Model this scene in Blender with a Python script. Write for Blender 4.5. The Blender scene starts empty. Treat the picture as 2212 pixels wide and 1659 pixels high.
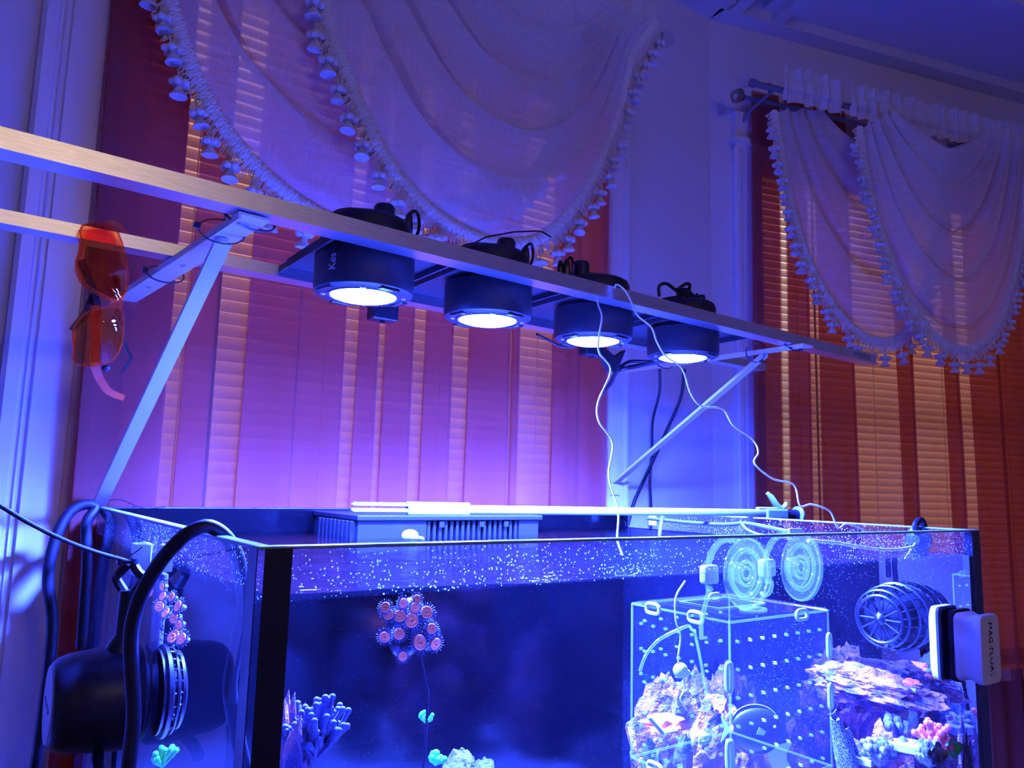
import bpy, bmesh, math, random
from mathutils import Vector, Matrix, noise
random.seed(7)
scene = bpy.context.scene
col = scene.collection
V3 = Vector
XZ = V3((1, 0, 0)); ZZ = V3((0, 0, 1)); YY = V3((0, 1, 0))
# ---------------------------------------------------------------- camera frame (photo 2212 x 1659)
E = 1.42                                    # eye height; all coordinates below are relative to the eye
F, PITCH, ROLL, TH = 1660.0, math.radians(7.6), math.radians(1.52), math.radians(35.5)
def ray(x, y):
    u, v = (x - 1106) / F, -(y - 829.5) / F
    c, s = math.cos(ROLL), math.sin(ROLL)
    uu, vv = u * c - v * s, u * s + v * c
    dx, dy, dz = uu, math.cos(PITCH) - vv * math.sin(PITCH), math.sin(PITCH) + vv * math.cos(PITCH)
    return V3((dx * math.cos(TH) + dy * math.sin(TH), -dx * math.sin(TH) + dy * math.cos(TH), dz))
def PY(x, y, Y): d = ray(x, y); return d * (Y / d.y)
def PX(x, y, X): d = ray(x, y); return d * (X / d.x)
def PZ(x, y, Z): d = ray(x, y); return d * (Z / d.z)
W1 = 1.24                                   # window wall behind the tank
A2 = math.radians(20.0) - TH                # second wall bends towards the room
U2 = V3((math.cos(A2), math.sin(A2), 0)); N2 = V3((math.sin(A2), -math.cos(A2), 0))   # along / into room
C2 = PY(1535, 400, W1); C2.z = 0
def W2(s, off, z): return C2 + U2 * s + N2 * off + V3((0, 0, z))
def P2(x, y, off):
    d = ray(x, y); k = (C2.dot(N2) + off) / d.dot(N2); return d * k
def S2(x, y, off): return (P2(x, y, off) - C2).dot(U2)

cam = bpy.data.cameras.new('camera'); camo = bpy.data.objects.new('camera', cam); col.objects.link(camo)
f0 = ray(1106, 829.5); rx = (ray(1107, 829.5) - f0).normalized(); up = -(ray(1106, 830.5) - f0).normalized()
camo.matrix_world = Matrix(((rx.x, up.x, -f0.x, 0), (rx.y, up.y, -f0.y, 0), (rx.z, up.z, -f0.z, E), (0, 0, 0, 1)))
cam.sensor_fit = 'HORIZONTAL'; cam.sensor_width = 36; cam.lens = F / 2212 * 36; cam.clip_start = .02
scene.camera = camo
scene.view_settings.view_transform = 'Standard'; scene.view_settings.look = 'None'
scene.view_settings.gamma = 1; scene.view_settings.use_curve_mapping = False
scene.view_settings.exposure = 0.25
scene.cycles.transparent_max_bounces = 28
scene.cycles.use_light_tree = False
scene.cycles.max_bounces = 5
scene.cycles.diffuse_bounces = 3
scene.cycles.glossy_bounces = 3
scene.cycles.adaptive_threshold = .03
scene.cycles.volume_bounces = 0
# dusk outside the windows
wd = bpy.data.worlds.new('dusk'); scene.world = wd; wd.use_nodes = True
bg = wd.node_tree.nodes['Background']; bg.inputs[0].default_value = (1.0, .74, .78, 1); bg.inputs[1].default_value = .95
LED = (.024, .055, 1.0); LED_POWER = 30000.0
BULB = (1.0, .72, .45); BULB_POWER = 80.0

# ---------------------------------------------------------------- materials
def new_mat(name):
    m = bpy.data.materials.new(name); m.use_nodes = True
    nt = m.node_tree; nt.nodes.clear(); out = nt.nodes.new('ShaderNodeOutputMaterial')
    return m, nt, out
def nd(nt, kind, **kw):
    n = nt.nodes.new('ShaderNode' + kind)
    for k, v in kw.items():
        if k in n.inputs.keys(): n.inputs[k].default_value = v
        else: setattr(n, k, v)
    return n
def c4(c): return (c[0], c[1], c[2], 1)
def coords(nt, scale=(1, 1, 1), rot=(0, 0, 0)):
    tc = nd(nt, 'TexCoord'); mp = nd(nt, 'Mapping'); mp.inputs['Scale'].default_value = scale; mp.inputs['Rotation'].default_value = rot
    nt.links.new(tc.outputs['Object'], mp.inputs[0]); return mp.outputs[0]
def noise_tex(nt, vec, scale, detail=4, rough=.55):
    n = nd(nt, 'TexNoise'); n.inputs['Scale'].default_value = scale; n.inputs['Detail'].default_value = detail; n.inputs['Roughness'].default_value = rough
    nt.links.new(vec, n.inputs['Vector']); return n.outputs['Fac']
def ramp(nt, fac, stops):
    r = nd(nt, 'ValToRGB'); e = r.color_ramp.elements
    while len(e) < len(stops): e.new(.5)
    for el, (p, c) in zip(e, stops): el.position = p; el.color = c4(c)
    nt.links.new(fac, r.inputs[0]); return r.outputs[0]
def pbr(name, color, rough=.5, metal=0, c2=None, nscale=20, nstretch=(1, 1, 1), bump=0, bscale=None, spec=.5, lo=.35, hi=.65):
    m, nt, out = new_mat(name)
    p = nd(nt, 'BsdfPrincipled'); p.inputs['Roughness'].default_value = rough; p.inputs['Metallic'].default_value = metal
    p.inputs['Specular IOR Level'].default_value = spec
    if c2 is not None or bump:
        vec = coords(nt, nstretch)
        if c2 is not None:
            nt.links.new(ramp(nt, noise_tex(nt, vec, nscale), [(lo, color), (hi, c2)]), p.inputs['Base Color'])
        else: p.inputs['Base Color'].default_value = c4(color)
        if bump:
            b = nd(nt, 'Bump'); b.inputs['Strength'].default_value = bump; b.inputs['Distance'].default_value = .01
            nt.links.new(noise_tex(nt, vec, bscale or nscale * 2), b.inputs['Height']); nt.links.new(b.outputs[0], p.inputs['Normal'])
    else: p.inputs['Base Color'].default_value = c4(color)
    nt.links.new(p.outputs[0], out.inputs[0]); return m
def sheer(name, color, tint, cover, weave=0, trans=.5):
    """woven see-through cloth: gaps (transparent) mixed with threads that scatter both ways"""
    m, nt, out = new_mat(name)
    d = nd(nt, 'BsdfDiffuse', Color=c4(color)); t = nd(nt, 'BsdfTranslucent', Color=c4(color)); tr = nd(nt, 'BsdfTransparent', Color=c4(tint))
    a = nd(nt, 'MixShader'); a.inputs[0].default_value = trans; nt.links.new(d.outputs[0], a.inputs[1]); nt.links.new(t.outputs[0], a.inputs[2])
    b = nd(nt, 'MixShader'); b.inputs[0].default_value = cover
    if weave:
        v1 = noise_tex(nt, coords(nt, (weave, weave, 6)), 1.0, 2); v2 = noise_tex(nt, coords(nt, (6, 6, weave)), 1.0, 2)
        mx = nd(nt, 'Math', operation='ADD'); nt.links.new(v1, mx.inputs[0]); nt.links.new(v2, mx.inputs[1])
        mr = nd(nt, 'MapRange'); mr.inputs[1].default_value = .7; mr.inputs[2].default_value = 1.3
        mr.inputs[3].default_value = cover - .10; mr.inputs[4].default_value = min(1, cover + .10)
        nt.links.new(mx.outputs[0], mr.inputs[0]); nt.links.new(mr.outputs[0], b.inputs[0])
    nt.links.new(tr.outputs[0], b.inputs[1]); nt.links.new(a.outputs[0], b.inputs[2]); nt.links.new(b.outputs[0], out.inputs[0]); return m
def front_only(nt, fac):
    g = nd(nt, 'NewGeometry'); inv = nd(nt, 'Math', operation='SUBTRACT'); inv.inputs[0].default_value = 1; nt.links.new(g.outputs['Backfacing'], inv.inputs[1])
    mu = nd(nt, 'Math', operation='MULTIPLY'); nt.links.new(inv.outputs[0], mu.inputs[0]); nt.links.new(fac, mu.inputs[1]); return mu.outputs[0]
def clear(name, tint=(1, 1, 1), ior=1.45, rough=0.0, film=0, film_color=(.8, .8, .8), specks=0, sscale=160, zlo=None, zhi=None):
    """clear sheet: passes light straight, Fresnel mirror on top, optional milky film and dried drops"""
    m, nt, out = new_mat(name)
    tr = nd(nt, 'BsdfTransparent', Color=c4(tint)); g = nd(nt, 'BsdfGlossy', Roughness=rough)
    fr = nd(nt, 'Fresnel', IOR=ior); a = nd(nt, 'MixShader')
    nt.links.new(front_only(nt, fr.outputs[0]), a.inputs[0]); nt.links.new(tr.outputs[0], a.inputs[1]); nt.links.new(g.outputs[0], a.inputs[2])
    last = a.outputs[0]
    if film or specks:
        d = nd(nt, 'BsdfDiffuse', Color=c4(film_color)); t = nd(nt, 'BsdfTranslucent', Color=c4(film_color))
        dt = nd(nt, 'MixShader'); dt.inputs[0].default_value = .5; nt.links.new(d.outputs[0], dt.inputs[1]); nt.links.new(t.outputs[0], dt.inputs[2])
        b = nd(nt, 'MixShader'); b.inputs[0].default_value = film
        if specks:
            vec = coords(nt)
            vo = nd(nt, 'TexVoronoi'); vo.inputs['Scale'].default_value = sscale; nt.links.new(vec, vo.inputs['Vector'])
            big = noise_tex(nt, vec, 14, 3)
            sub = nd(nt, 'Math', operation='MULTIPLY'); nt.links.new(big, sub.inputs[0]); sub.inputs[1].default_value = specks
            lt = nd(nt, 'Math', operation='LESS_THAN'); nt.links.new(vo.outputs['Distance'], lt.inputs[0]); nt.links.new(sub.outputs[0], lt.inputs[1])
            hs = nd(nt, 'Math', operation='GREATER_THAN'); sepc = nd(nt, 'SeparateColor'); nt.links.new(vo.outputs['Color'], sepc.inputs[0])
            nt.links.new(sepc.outputs[0], hs.inputs[0]); hs.inputs[1].default_value = .4
            mu = nd(nt, 'Math', operation='MULTIPLY'); nt.links.new(lt.outputs[0], mu.inputs[0]); nt.links.new(hs.outputs[0], mu.inputs[1])
            mr = nd(nt, 'MapRange'); mr.inputs[3].default_value = film; mr.inputs[4].default_value = .6; nt.links.new(mu.outputs[0], mr.inputs[0])
            nt.links.new(mr.outputs[0], b.inputs[0])
        nt.links.new(last, b.inputs[1]); nt.links.new(dt.outputs[0], b.inputs[2]); last = b.outputs[0]
    nt.links.new(last, out.inputs[0]); return m
def glow(name, color, strength):
    m, nt, out = new_mat(name); e = nd(nt, 'Emission', Color=c4(color), Strength=strength); nt.links.new(e.outputs[0], out.inputs[0]); return m
M = {}
M['wall'] = pbr('wall_paint', (.72, .70, .70), .6, bump=.05, bscale=60)
M['trim'] = pbr('gloss_trim_paint', (.78, .77, .78), .3, bump=.04, bscale=25)
M['ceil'] = pbr('ceiling_paint', (.66, .66, .64), .5, bump=.04, bscale=40)
M['floor'] = pbr('floor_boards', (.16, .09, .05), .4, c2=(.24, .14, .08), nscale=6, nstretch=(1, 12, 1))
M['rust'] = sheer('rust_sheer_cloth', (.44, .14, .10), (.98, .64, .52), .46)
M['white_sheer'] = sheer('white_sheer_linen', (.88, .88, .93), (1, 1, 1), .70, weave=640, trans=.25)
M['yarn'] = pbr('cream_yarn', (.78, .74, .66), .8)
M['bone'] = pbr('tassel_yarn', (.76, .73, .66), .75, bump=.5, bscale=300)
M['slat'] = sheer('vinyl_slat', (.86, .74, .62), (1, 1, 1), 1.0, trans=.32)
M['cord_white'] = pbr('white_cord', (.85, .85, .82), .6)
M['alu'] = pbr('brushed_aluminium', (.86, .85, .82), .36, 1.0, c2=(.66, .65, .62), nscale=7, nstretch=(3, 120, 120), lo=.3, hi=.75)
M['bracket'] = pbr('white_enamel', (.80, .80, .80), .3)
M['black'] = pbr('black_plastic', (.006, .006, .008), .38)
M['black_metal'] = pbr('black_anodised', (.006, .006, .008), .5)
M['black_matte'] = pbr('black_rubber', (.004, .004, .005), .55)
M['zip'] = pbr('black_nylon', (.012, .012, .015), .3)
M['print'] = pbr('pale_print', (.5, .5, .5), .6)
M['glass'] = clear('tank_glass', (.97, .98, 1), 1.48, 0, .004, (.6, .7, .8), specks=.40, sscale=330)
def wet_pane(name, mirror):
    """pane with water behind it. Steep rays inside the water meet the glass beyond the critical angle and are
    thrown back, shallow ones pass; 'mirror' is the share thrown back at shallow angles as well."""
    m, nt, out = new_mat(name); tr = nd(nt, 'BsdfTransparent', Color=(.95, .97, 1, 1)); g = nd(nt, 'BsdfGlossy', Roughness=.0); g.inputs[0].default_value = (.9, .93, 1, 1)
    geo = nd(nt, 'NewGeometry'); sep = nd(nt, 'SeparateXYZ'); nt.links.new(geo.outputs['Incoming'], sep.inputs[0])
    ab = nd(nt, 'Math', operation='ABSOLUTE'); nt.links.new(sep.outputs[2], ab.inputs[0])
    mr = nd(nt, 'MapRange'); mr.inputs[1].default_value = .43; mr.inputs[2].default_value = .50; mr.inputs[3].default_value = mirror; mr.inputs[4].default_value = 1; nt.links.new(ab.outputs[0], mr.inputs[0])
    fr = nd(nt, 'Fresnel', IOR=1.40); mxx = nd(nt, 'Math', operation='MAXIMUM'); nt.links.new(mr.outputs[0], mxx.inputs[0]); nt.links.new(front_only(nt, fr.outputs[0]), mxx.inputs[1])
    mx = nd(nt, 'MixShader'); nt.links.new(mxx.outputs[0], mx.inputs[0]); nt.links.new(tr.outputs[0], mx.inputs[1]); nt.links.new(g.outputs[0], mx.inputs[2])
    d = nd(nt, 'BsdfDiffuse', Color=(.5, .6, .8, 1)); b = nd(nt, 'MixShader')
    vec = coords(nt); vo = nd(nt, 'TexVoronoi'); vo.inputs['Scale'].default_value = 380; nt.links.new(vec, vo.inputs['Vector'])
    big = nd(nt, 'Math', operation='MULTIPLY'); nt.links.new(noise_tex(nt, vec, 12, 3), big.inputs[0]); big.inputs[1].default_value = .26
    lt = nd(nt, 'Math', operation='LESS_THAN'); nt.links.new(vo.outputs['Distance'], lt.inputs[0]); nt.links.new(big.outputs[0], lt.inputs[1])
    sc = nd(nt, 'SeparateColor'); nt.links.new(vo.outputs['Color'], sc.inputs[0]); hs = nd(nt, 'Math', operation='GREATER_THAN'); nt.links.new(sc.outputs[0], hs.inputs[0]); hs.inputs[1].default_value = .8
    mu = nd(nt, 'Math', operation='MULTIPLY'); nt.links.new(lt.outputs[0], mu.inputs[0]); nt.links.new(hs.outputs[0], mu.inputs[1])
    m2 = nd(nt, 'MapRange'); m2.inputs[3].default_value = .0025; m2.inputs[4].default_value = .35; nt.links.new(mu.outputs[0], m2.inputs[0])
    nt.links.new(m2.outputs[0], b.inputs[0]); nt.links.new(mx.outputs[0], b.inputs[1]); nt.links.new(d.outputs[0], b.inputs[2]); nt.links.new(b.outputs[0], out.inputs[0]); return m
M['wet_pane'] = wet_pane('pane_against_water', 0.0)
M['wet_end_pane'] = wet_pane('end_pane_against_water', .9)     # met edge-on from inside the water
M['glass_edge'] = pbr('polished_glass_edge', (.22, .34, .36), .25, spec=.6)
M['pane'] = clear('window_glass', (1, 1, 1), 1.45)
M['acrylic'] = clear('clear_acrylic', (.98, .99, 1), 1.45, .02, .003, (.7, .8, .9))
M['acrylic_edge'] = clear('acrylic_edge', (.85, .9, 1), 1.4, .1, .10, (.6, .75, .95))
M['silicone_clear'] = clear('clear_suction_rubber', (.97, .99, 1), 1.5, .08, .05, (.7, .85, .92))
M['ring'] = pbr('pale_rubber_ring', (.55, .66, .65), .45)
M['white_plastic'] = pbr('white_plastic', (.70, .71, .71), .4)
M['back_pane'] = pbr('black_back_glass', (.0010, .0010, .0014), .15, spec=.3)
M['seam'] = pbr('black_silicone', (.006, .006, .010), .3)
M['orange_lens'] = clear('orange_lens', (1.0, .62, .26), 1.5, .01, .015, (.9, .2, .05))
M['orange'] = clear('orange_frame', (1.0, .45, .16), 1.5, .05, .22, (.85, .18, .06))
M['rod'] = pbr('pewter_rod', (.22, .25, .33), .4, .6)
M['crystal'] = clear('crystal_ball', (.92, .94, 1), 1.9, .04, .25, (.8, .82, .9))
M['gold'] = pbr('antique_gold', (.45, .26, .12), .25, .9)
M['rock'] = pbr('coralline_rock', (.07, .045, .10), .9, c2=(.45, .13, .09), nscale=38, bump=1.0, bscale=90, lo=.42, hi=.66)
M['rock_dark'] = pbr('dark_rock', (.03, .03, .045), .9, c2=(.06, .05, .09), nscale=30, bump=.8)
M['tile'] = pbr('frag_tile', (.60, .64, .62), .7, bump=.2, bscale=60)
M['coral_green'] = pbr('green_coral', (.01, .50, .035), .7, c2=(.005, .25, .03), nscale=60)
M['coral_pink'] = pbr('pink_coral', (.80, .12, .05), .7, c2=(.45, .07, .05), nscale=70)
M['coral_tan'] = pbr('tan_coral', (.26, .25, .17), .8, c2=(.03, .03, .03), nscale=110, lo=.42, hi=.58)
M['coral_orange'] = pbr('orange_sponge', (.85, .12, .015), .7)
M['coral_blue'] = pbr('blue_grey_coral', (.09, .09, .15), .8)
M['polyp'] = pbr('polyp_disc', (.92, .17, .035), .6)
M['polyp_skirt'] = pbr('polyp_tentacles', (.08, .09, .13), .7)
M['sand'] = pbr('aragonite_sand', (.68, .66, .62), .9, c2=(.58, .56, .53), nscale=300)
M['fish'] = pbr('dark_fish_skin', (.015, .013, .03), .4)
M['fish_fin'] = pbr('fin_edge', (.45, .62, .85), .5)
M['fish_orange'] = pbr('orange_patch', (.9, .25, .08), .6)
M['stand'] = pbr('stand_laminate', (.03, .03, .035), .4)
M['tool'] = pbr('tool_tube', (.24, .36, .40), .35)
M['tool_dark'] = pbr('tool_grey', (.10, .15, .18), .4)
M['magnet'] = pbr('magnet_white', (.62, .60, .56), .45)
M['felt'] = pbr('black_felt', (.01, .01, .014), .9)
M['hose'] = pbr('grey_hose', (.03, .035, .05), .4)
M['line'] = pbr('white_line', (.85, .9, .9), .5)
def led_lens():
    m, nt, out = new_mat('led_lens'); e = nd(nt, 'Emission', Color=c4(LED)); geo = nd(nt, 'NewGeometry'); dt = nd(nt, 'VectorMath', operation='DOT_PRODUCT')
    nt.links.new(geo.outputs['Normal'], dt.inputs[0]); nt.links.new(geo.outputs['Incoming'], dt.inputs[1])
    ab = nd(nt, 'Math', operation='ABSOLUTE'); nt.links.new(dt.outputs['Value'], ab.inputs[0])
    pw = nd(nt, 'MapRange', interpolation_type='SMOOTHSTEP'); nt.links.new(ab.outputs[0], pw.inputs[0])                     # the lens throws a wide beam with little spill
    pw.inputs[1].default_value = .53; pw.inputs[2].default_value = .74; pw.inputs[3].default_value = .07; pw.inputs[4].default_value = 1
    mu = nd(nt, 'Math', operation='MULTIPLY'); nt.links.new(pw.outputs[0], mu.inputs[0]); mu.inputs[1].default_value = LED_POWER
    nt.links.new(mu.outputs[0], e.inputs['Strength']); nt.links.new(e.outputs[0], out.inputs[0]); return m
M['led'] = led_lens()
M['milky'] = sheer('milky_plastic', (.75, .82, .80), (1, 1, 1), 1.0, trans=.6)
M['overflow'] = pbr('matte_black_acrylic', (.005, .005, .007), .45, spec=.3)
M['bulb'] = glow('warm_bulb', BULB, BULB_POWER)
def voronoi_skin():
    m, nt, out = new_mat('netted_skin'); p = nd(nt, 'BsdfPrincipled', Roughness=.5)
    vo = nd(nt, 'TexVoronoi', feature='DISTANCE_TO_EDGE'); vo.inputs['Scale'].default_value = 1.0
    nt.links.new(coords(nt, (420, 420, 200)), vo.inputs['Vector'])
    nt.links.new(ramp(nt, vo.outputs['Distance'], [(.05, (.40, .45, .5)), (.10, (.006, .006, .02))]), p.inputs['Base Color'])
    nt.links.new(p.outputs[0], out.inputs[0]); return m
M['netted'] = voronoi_skin()
def water_mats():
    m, nt, out = new_mat('water_side'); tr = nd(nt, 'BsdfTransparent'); nt.links.new(tr.outputs[0], out.inputs[0])
    m2, nt, out = new_mat('water_surface'); tr = nd(nt, 'BsdfTransparent'); g = nd(nt, 'BsdfGlossy', Roughness=.06)
    b = nd(nt, 'Bump'); b.inputs['Strength'].default_value = .6; b.inputs['Distance'].default_value = .0042
    r35 = (0, 0, math.radians(55))
    nt.links.new(noise_tex(nt, coords(nt, (30, 130, 1), r35), 1.0, 3), b.inputs['Height'])
    fr = nd(nt, 'Fresnel', IOR=1.34); mx = nd(nt, 'MixShader')
    nt.links.new(b.outputs[0], g.inputs['Normal']); nt.links.new(b.outputs[0], fr.inputs['Normal'])
    nt.links.new(front_only(nt, fr.outputs[0]), mx.inputs[0]); nt.links.new(tr.outputs[0], mx.inputs[1]); nt.links.new(g.outputs[0], mx.inputs[2]); nt.links.new(mx.outputs[0], out.inputs[0])
    return m, m2
M['water_side'], M['water_top'] = water_mats()

# ---------------------------------------------------------------- mesh helpers
ORG = {}
class MB:
    def __init__(s): s.v = []; s.f = []
    def add(s, vs, fs):
        k = len(s.v); s.v += [V3(a) for a in vs]; s.f += [tuple(i + k for i in f) for f in fs]; return s
    def box(s, lo, hi, mat=None, off=V3((0, 0, 0))):
        x0, y0, z0 = lo; x1, y1, z1 = hi
        vs = [V3(p) for p in ((x0, y0, z0), (x1, y0, z0), (x1, y1, z0), (x0, y1, z0), (x0, y0, z1), (x1, y0, z1), (x1, y1, z1), (x0, y1, z1))]
        if mat is not None: vs = [mat @ p for p in vs]
        return s.add([p + off for p in vs], [(0, 3, 2, 1), (4, 5, 6, 7), (0, 1, 5, 4), (1, 2, 6, 5), (2, 3, 7, 6), (3, 0, 4, 7)])
    def rbox(s, lo, hi, r, mat=None, off=V3((0, 0, 0)), seg=3):
        bm = bmesh.new(); bmesh.ops.create_cube(bm, size=1)
        for v in bm.verts: v.co = V3([lo[i] + (v.co[i] + .5) * (hi[i] - lo[i]) for i in range(3)])
        bmesh.ops.bevel(bm, geom=bm.edges[:], offset=r, segments=seg, affect='EDGES', profile=.5)
        vs = [v.co.copy() for v in bm.verts]; bm.verts.index_update(); fs = [[v.index for v in f.verts] for f in bm.faces]; bm.free()
        if mat is not None: vs = [mat @ p for p in vs]
        return s.add([p + off for p in vs], fs)
    def tube(s, pts, r, seg=8, caps=True, closed=False, flat=None):
        pts = [V3(p) for p in pts]; n = len(pts); rs = r if isinstance(r, (list, tuple)) else [r] * n
        t0 = (pts[1] - pts[0]).normalized(); a = V3((0, 0, 1)) if abs(t0.z) < .9 else V3((1, 0, 0)); b1 = t0.cross(a).normalized()
        k = len(s.v)
        for i, p in enumerate(pts):
            if closed: t = pts[(i + 1) % n] - pts[i - 1]
            else: t = pts[min(i + 1, n - 1)] - pts[max(i - 1, 0)]
            if t.length < 1e-9: t = t0
            t = t.normalized(); b1 = b1 - t * b1.dot(t)
            if b1.length < 1e-6: b1 = t.orthogonal()
            b1.normalize(); b2 = t.cross(b1)
            for j in range(seg):
                q = 2 * math.pi * j / seg; s.v.append(p + (b1 * math.cos(q) + b2 * math.sin(q) * (flat or 1)) * rs[i])
        for i in range(n if closed else n - 1):
            for j in range(seg):
                a0 = k + i * seg; a1 = k + ((i + 1) % n) * seg; s.f.append((a0 + j, a0 + (j + 1) % seg, a1 + (j + 1) % seg, a1 + j))
        if caps and not closed:
            s.f.append(tuple(k + j for j in reversed(range(seg)))); s.f.append(tuple(k + (n - 1) * seg + j for j in range(seg)))
        return s
    def lathe(s, prof, seg=24, mat=None, off=V3((0, 0, 0)), squash=1.0):
        """profile of (radius, height) turned about local z"""
        k = len(s.v); n = len(prof)
        for r, h in prof:
            for j in range(seg):
                q = 2 * math.pi * j / seg; p = V3((r * math.cos(q), r * math.sin(q) * squash, h)); s.v.append((mat @ p if mat is not None else p) + off)
        for i in range(n - 1):
            for j in range(seg): s.f.append((k + i * seg + j, k + i * seg + (j + 1) % seg, k + (i + 1) * seg + (j + 1) % seg, k + (i + 1) * seg + j))
        if prof[0][0] > 1e-6: s.f.append(tuple(k + j for j in reversed(range(seg))))
        if prof[-1][0] > 1e-6: s.f.append(tuple(k + (n - 1) * seg + j for j in range(seg)))
        return s
    def ball(s, c, r, seg=10, rings=7, sq=(1, 1, 1), mat=None):
        k = len(s.v); c = V3(c)
        vs = [V3((0, 0, -r * sq[2]))]
        for i in range(1, rings):
            a = math.pi * i / rings - math.pi / 2
            for j in range(seg): q = 2 * math.pi * j / seg; vs.append(V3((r * sq[0] * math.cos(a) * math.cos(q), r * sq[1] * math.cos(a) * math.sin(q), r * sq[2] * math.sin(a))))
        vs.append(V3((0, 0, r * sq[2])))
        if mat is not None: vs = [mat @ p for p in vs]
        s.v += [p + c for p in vs]
        for j in range(seg):
            s.f.append((k, k + 1 + (j + 1) % seg, k + 1 + j)); b = k + 1 + (rings - 2) * seg; s.f.append((b + j, b + (j + 1) % seg, k + len(vs) - 1))
        for i in range(rings - 2):
            for j in range(seg): a0 = k + 1 + i * seg; s.f.append((a0 + j, a0 + (j + 1) % seg, a0 + seg + (j + 1) % seg, a0 + seg + j))
        return s
    def grid(s, fn, nu, nv, closed_u=False):
        k = len(s.v)
        for j in range(nv + 1):
            for i in range(nu + 1): s.v.append(V3(fn(i / nu, j / nv)))
        for j in range(nv):
            for i in range(nu): a = k + j * (nu + 1) + i; s.f.append((a, a + 1, a + nu + 2, a + nu + 1))
        return s
    def prism(s, poly, d, thick):
        """poly: list of points, extruded along vector d*thick"""
        k = len(s.v); n = len(poly); d = V3(d) * thick
        s.v += [V3(p) for p in poly] + [V3(p) + d for p in poly]
        s.f.append(tuple(k + i for i in reversed(range(n)))); s.f.append(tuple(k + n + i for i in range(n)))
        for i in range(n): s.f.append((k + i, k + (i + 1) % n, k + n + (i + 1) % n, k + n + i))
        return s
    def build(s, name, mat, parent=None, smooth=False, origin=None, mats=None):
        if parent is not None: o0 = ORG[parent]
        elif origin is not None: o0 = V3(origin)
        else:
            lo = [min(p[i] for p in s.v) for i in range(3)]; hi = [max(p[i] for p in s.v) for i in range(3)]
            o0 = V3(((lo[0] + hi[0]) / 2, (lo[1] + hi[1]) / 2, lo[2]))
        me = bpy.data.meshes.new(name); me.from_pydata([tuple(p - o0) for p in s.v], [], s.f); me.validate()
        bm = bmesh.new(); bm.from_mesh(me); bmesh.ops.recalc_face_normals(bm, faces=bm.faces); bm.to_mesh(me); bm.free()
        me.materials.append(M[mat] if isinstance(mat, str) else mat)
        if smooth:
            me.polygons.foreach_set('use_smooth', [True] * len(me.polygons))
            try: me.set_sharp_from_angle(angle=math.radians(40))
            except Exception: pass
        o = bpy.data.objects.new(name, me); col.objects.link(o)
        if parent is not None: o.parent = parent
        else: o.location = o0 + V3((0, 0, E))
        ORG[o] = o0; return o
def tag(o, label=None, cat=None, group=None, kind=None):
    if label: o['label'] = label
    if cat: o['category'] = cat
    if group: o['group'] = group
    if kind: o['kind'] = kind
    return o
def thing(name, label, cat, origin, group=None, kind=None):
    o = bpy.data.objects.new(name, None); o.empty_display_size = .02; col.objects.link(o)
    o.location = V3(origin) + V3((0, 0, E)); ORG[o] = V3(origin); return tag(o, label, cat, group, kind)
def place(name, mesh, mat4, parent):
    """another copy of a shared part mesh under a thing (transform relative to the eye frame)"""
    o = bpy.data.objects.new(name, mesh); col.objects.link(o); o.parent = parent
    o.matrix_local = Matrix.Translation(-ORG[parent]) @ mat4; ORG[o] = ORG[parent]; return o
def mesh_of(mb, name, mat, smooth=False):
    o = mb.build(name, mat, smooth=smooth, origin=(0, 0, 0)); me = o.data; bpy.data.objects.remove(o); return me
def catmull(pts, n):
    pts = [V3(p) for p in pts]; P = [pts[0] * 2 - pts[1]] + pts + [pts[-1] * 2 - pts[-2]]; fine = []
    for i in range(1, len(P) - 2):
        for k in range(24):
            t = k / 24; a, b, c, d = P[i - 1], P[i], P[i + 1], P[i + 2]
            fine.append(.5 * ((2 * b) + (c - a) * t + (2 * a - 5 * b + 4 * c - d) * t * t + (3 * b - a - 3 * c + d) * t ** 3))
    fine.append(pts[-1]); L = [0]
    for a, b in zip(fine, fine[1:]): L.append(L[-1] + (b - a).length)
    out = []; j = 0
    for i in range(n):
        s = L[-1] * i / (n - 1)
        while j < len(L) - 2 and L[j + 1] < s: j += 1
        k = (s - L[j]) / max(1e-9, L[j + 1] - L[j]); out.append(fine[j].lerp(fine[j + 1], min(1, max(0, k))))
    return out
def frame_from(o, x, z):
    x = V3(x).normalized(); z = V3(z); y = z.cross(x).normalized(); z = x.cross(y).normalized()
    return Matrix(((x.x, y.x, z.x, o[0]), (x.y, y.y, z.y, o[1]), (x.z, y.z, z.z, o[2]), (0, 0, 0, 1)))
def align_z(o, z):
    q = V3((0, 0, 1)).rotation_difference(V3(z).normalized()); return Matrix.Translation(V3(o)) @ q.to_matrix().to_4x4()
# ================================================================ the room
FLOOR, CEIL = -E, 1.30
XL, XR, YF = -2.3, 3.5, -3.1
WIN = dict(x0=.150, x1=1.105, z0=-.45, z1=.88)          # window opening in wall one
WIN2 = dict(s0=.145, s1=1.16, z0=-.45, z1=.88)
def wall_with_hole(name, P, s0, s1, h, thick):
    """P(s, off, z); hole h = (a0, a1, z0, z1); four solid pieces joined into one wall"""
    mb = MB()
    for a0, a1, z0, z1 in ((s0, h[0], FLOOR, CEIL), (h[1], s1, FLOOR, CEIL), (h[0], h[1], FLOOR, h[2]), (h[0], h[1], h[3], CEIL)):
        mb.add([P(a, o, z) for z in (z0, z1) for a, o in ((a0, 0), (a1, 0), (a1, -thick), (a0, -thick))], [(0, 1, 2, 3), (4, 5, 6, 7), (0, 1, 5, 4), (1, 2, 6, 5), (2, 3, 7, 6), (3, 0, 4, 7)])
    return tag(mb.build(name, 'wall'), 'painted window wall behind the aquarium' if name == 'wall_back' else 'painted wall with the second window, angled from the first', kind='structure')
def P1(s, off, z): return V3((s, W1 - off, z))
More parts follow.
